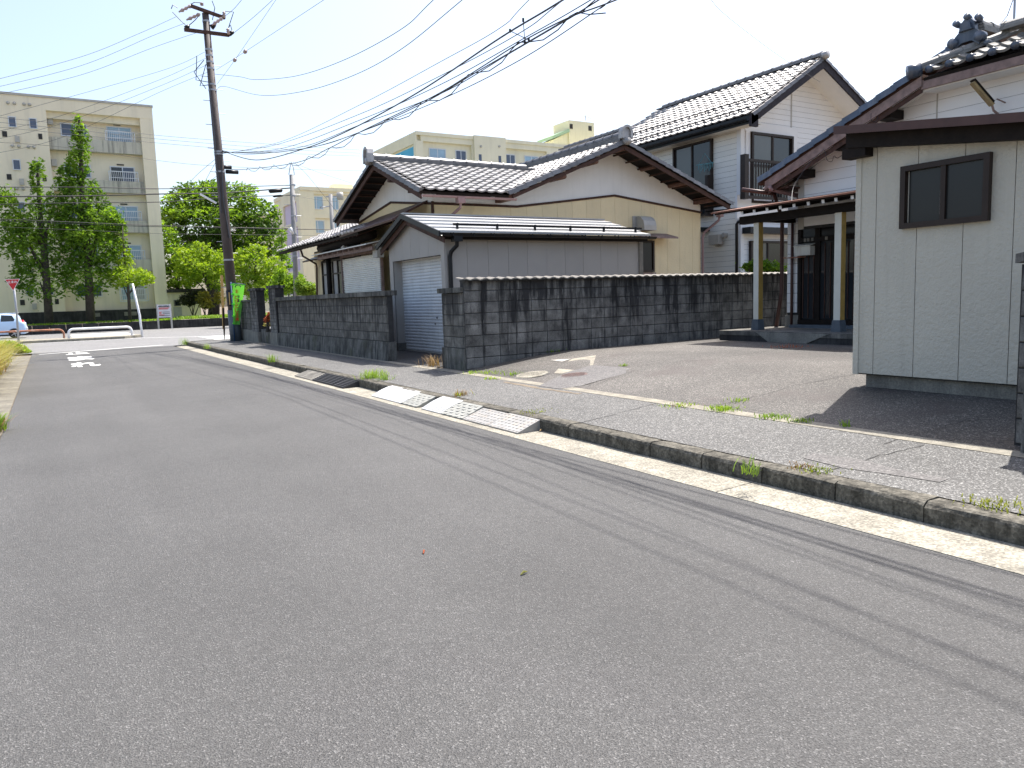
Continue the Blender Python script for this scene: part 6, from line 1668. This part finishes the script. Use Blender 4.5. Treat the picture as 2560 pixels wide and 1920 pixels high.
# step plates on the kerb
def plate(label, fl, frr, mat, kind, ztop=.145, arch=0, over=0):
    a = Z(*fl, .02); b = Z(*frr, .02); y1, y0 = a.y, b.y; x0 = min(4.26, (a.x+b.x)/2+.02)
    t = thing('step_plate', label, 'kerb ramp', ((x0+4.6)/2, (y0+y1)/2, .01))
    x1 = 4.56+over; n = 7; mb = MB()
    for i in range(n+1):
        f = i/n; z = .022+(ztop-.022)*(f+(math.sin(f*math.pi/2)-f)*arch)
        mb.v += [(x0+(x1-x0)*f, y0, z), (x0+(x1-x0)*f, y1, z), (x0+(x1-x0)*f, y0, .012), (x0+(x1-x0)*f, y1, .012)]
    for i in range(n):
        q = 4*i; r_ = 4*(i+1); mb.f += [(q, r_, r_+1, q+1), (q, q+2, r_+2, r_), (q+1, r_+1, r_+3, q+3)]
    mb.f += [(0,1,3,2), (4*n,4*n+2,4*n+3,4*n+1)]
    obj('plate', mb, mat, t)
    if kind in ('rib', 'checker', 'diamond'):
        mb = MB(); L = y1-y0
        if kind == 'rib':
            for k in range(7):
                f = (k+.5)/7; z = .022+(ztop-.022)*f; x = x0+(x1-x0)*f; mb.box(x-.012, x+.012, y0+.02, y1-.02, z, z+.012)
        else:
            ny = int(L/.075); nx = 6
            for i in range(nx):
                for j in range(ny):
                    f = (i+.5)/nx; z = .022+(ztop-.022)*f; x = x0+(x1-x0)*f; y = y0+L*(j+.5)/ny
                    if kind == 'checker':
                        if (i+j) % 2 == 0: mb.prism([(x-.026,y-.032,z-.0052),(x+.026,y-.032,z+.0058),(x+.026,y+.032,z+.0058),(x-.026,y+.032,z-.0052)], (0,0,.0022))
                    else:
                        mb.prism([(x-.018,y-.008 if (i+j)%2 else y+.008,z-.004),(x,y-.022,z-.001),(x+.018,y+.008 if (i+j)%2 else y-.008,z+.003),(x,y+.022,z-.001)], (0,0,.004))
        oo = obj('tread', mb, mat, t); oo['kind'] = 'stuff'
    elif kind == 'white':
        mb = MB()
        for k in range(4):
            f = .08+.07*k; z = .022+(ztop-.022)*(f+(math.sin(f*math.pi/2)-f)*arch); x = x0+(x1-x0)*f; mb.box(x-.004, x+.004, y0+.01, y1-.01, z+.0005, z+.003)
        oo = obj('groove_lines', mb, M['vent'], t); oo['kind'] = 'stuff'
    return t
R66 = lambda x, y: (660+.31646*x, 700+.31646*y)
plate('flat grey step plate, farthest of the kerb ramps', R66(280,752), R66(430,785), M['slab'], 'plain', .12)
plate('ribbed black rubber kerb ramp next to the farthest grey plate', R66(432,786), R66(600,827), M['rubber'], 'rib', .13)
plate('ribbed black rubber kerb ramp beside the bushy green weed', R66(602,828), R66(690,848), M['rubber'], 'rib', .13)
plate('largest white arched step plate on the kerb', R66(848,912), R66(1075,975), M['plate'], 'white', .15, .5, .05)
plate('grey checkered kerb ramp between the two white plates', R66(1100,970), R66(1240,1000), M['checker'], 'checker', .14)
plate('smaller white arched step plate with two bolt holes', R66(1232,1015), R66(1400,1053), M['plate'], 'white', .155, .5, .04)
plate('grey checkered kerb ramp right of the smaller white plate', R66(1408,1052), R66(1610,1092), M['checker'], 'checker', .15)
plate('rust stained steel step plate, second nearest of the kerb ramps', R66(1618,1092), R66(1812,1142), M['diamond'], 'diamond', .13)
plate('pale steel step plate, nearest of the kerb ramps', R66(1818,1143), R66(2035,1205), M['diamond'], 'diamond', .135)
# iron cover and litter
def cover(label, px, py, r, mat):
    p = Z(px, py, .2)
    for _ in range(8): p = Z(px, py, prof(p.x))
    nx = (prof(p.x+.2)-prof(p.x-.2))/.4; n = V(-nx,0,1).normalized()
    t = thing('drain_cover', label, 'drain cover', p)
    obj('rim', MB().tube([p-n*.01, p+n*.010], r, 22), M['footing'], t)
    mb = MB(); mb.tube([p+n*.008, p+n*.014], r*.88, 22); obj('lid', mb, mat, t)
    mb = MB(); e = V(1,0,nx).normalized()
    for i in range(-4, 5):
        for j in range(-4, 5):
            if i*i+j*j < 18: q = p+e*(i*r*.18)+V(0,j*r*.18,0)+n*.014; mb.prism([q-e*.012-V(0,.012,0), q+e*.012-V(0,.012,0), q+e*.012+V(0,.012,0), q-e*.012+V(0,.012,0)], n*.004)
    oo = obj('studs', mb, mat, t); oo['kind'] = 'stuff'
cover('rusty round iron drain cover in the driveway patch', 1433, 940, .26, M['iron'])
cover('pale round concrete cover near the long wall corner', 1330, 937, .30, M['gutter'])
def litter(label, px, py, L, ang, mat, z=.0):
    p = Z(px, py, z); d = V(math.cos(ang), math.sin(ang), 0)
    o = obj('fallen_leaf', MB().tube([p-d*L/2+V(0,0,.006), p+V(0,0,.016), p+d*L/2+V(0,0,.008)], [.003, L*.14, .002], 6), mat); tag(o, label, 'leaf')
litter('pale dry twig lying on the road, lower middle', 1310, 1436, .055, .3, M['straw'])
litter('reddish fallen leaf on the road left of the pale twig', 1060, 1383, .05, 1.0, M['leaf_r'])
litter('brown dry leaf in the gutter under the nearest step plate', 1352, 1078, .07, .6, M['dry'], .02)
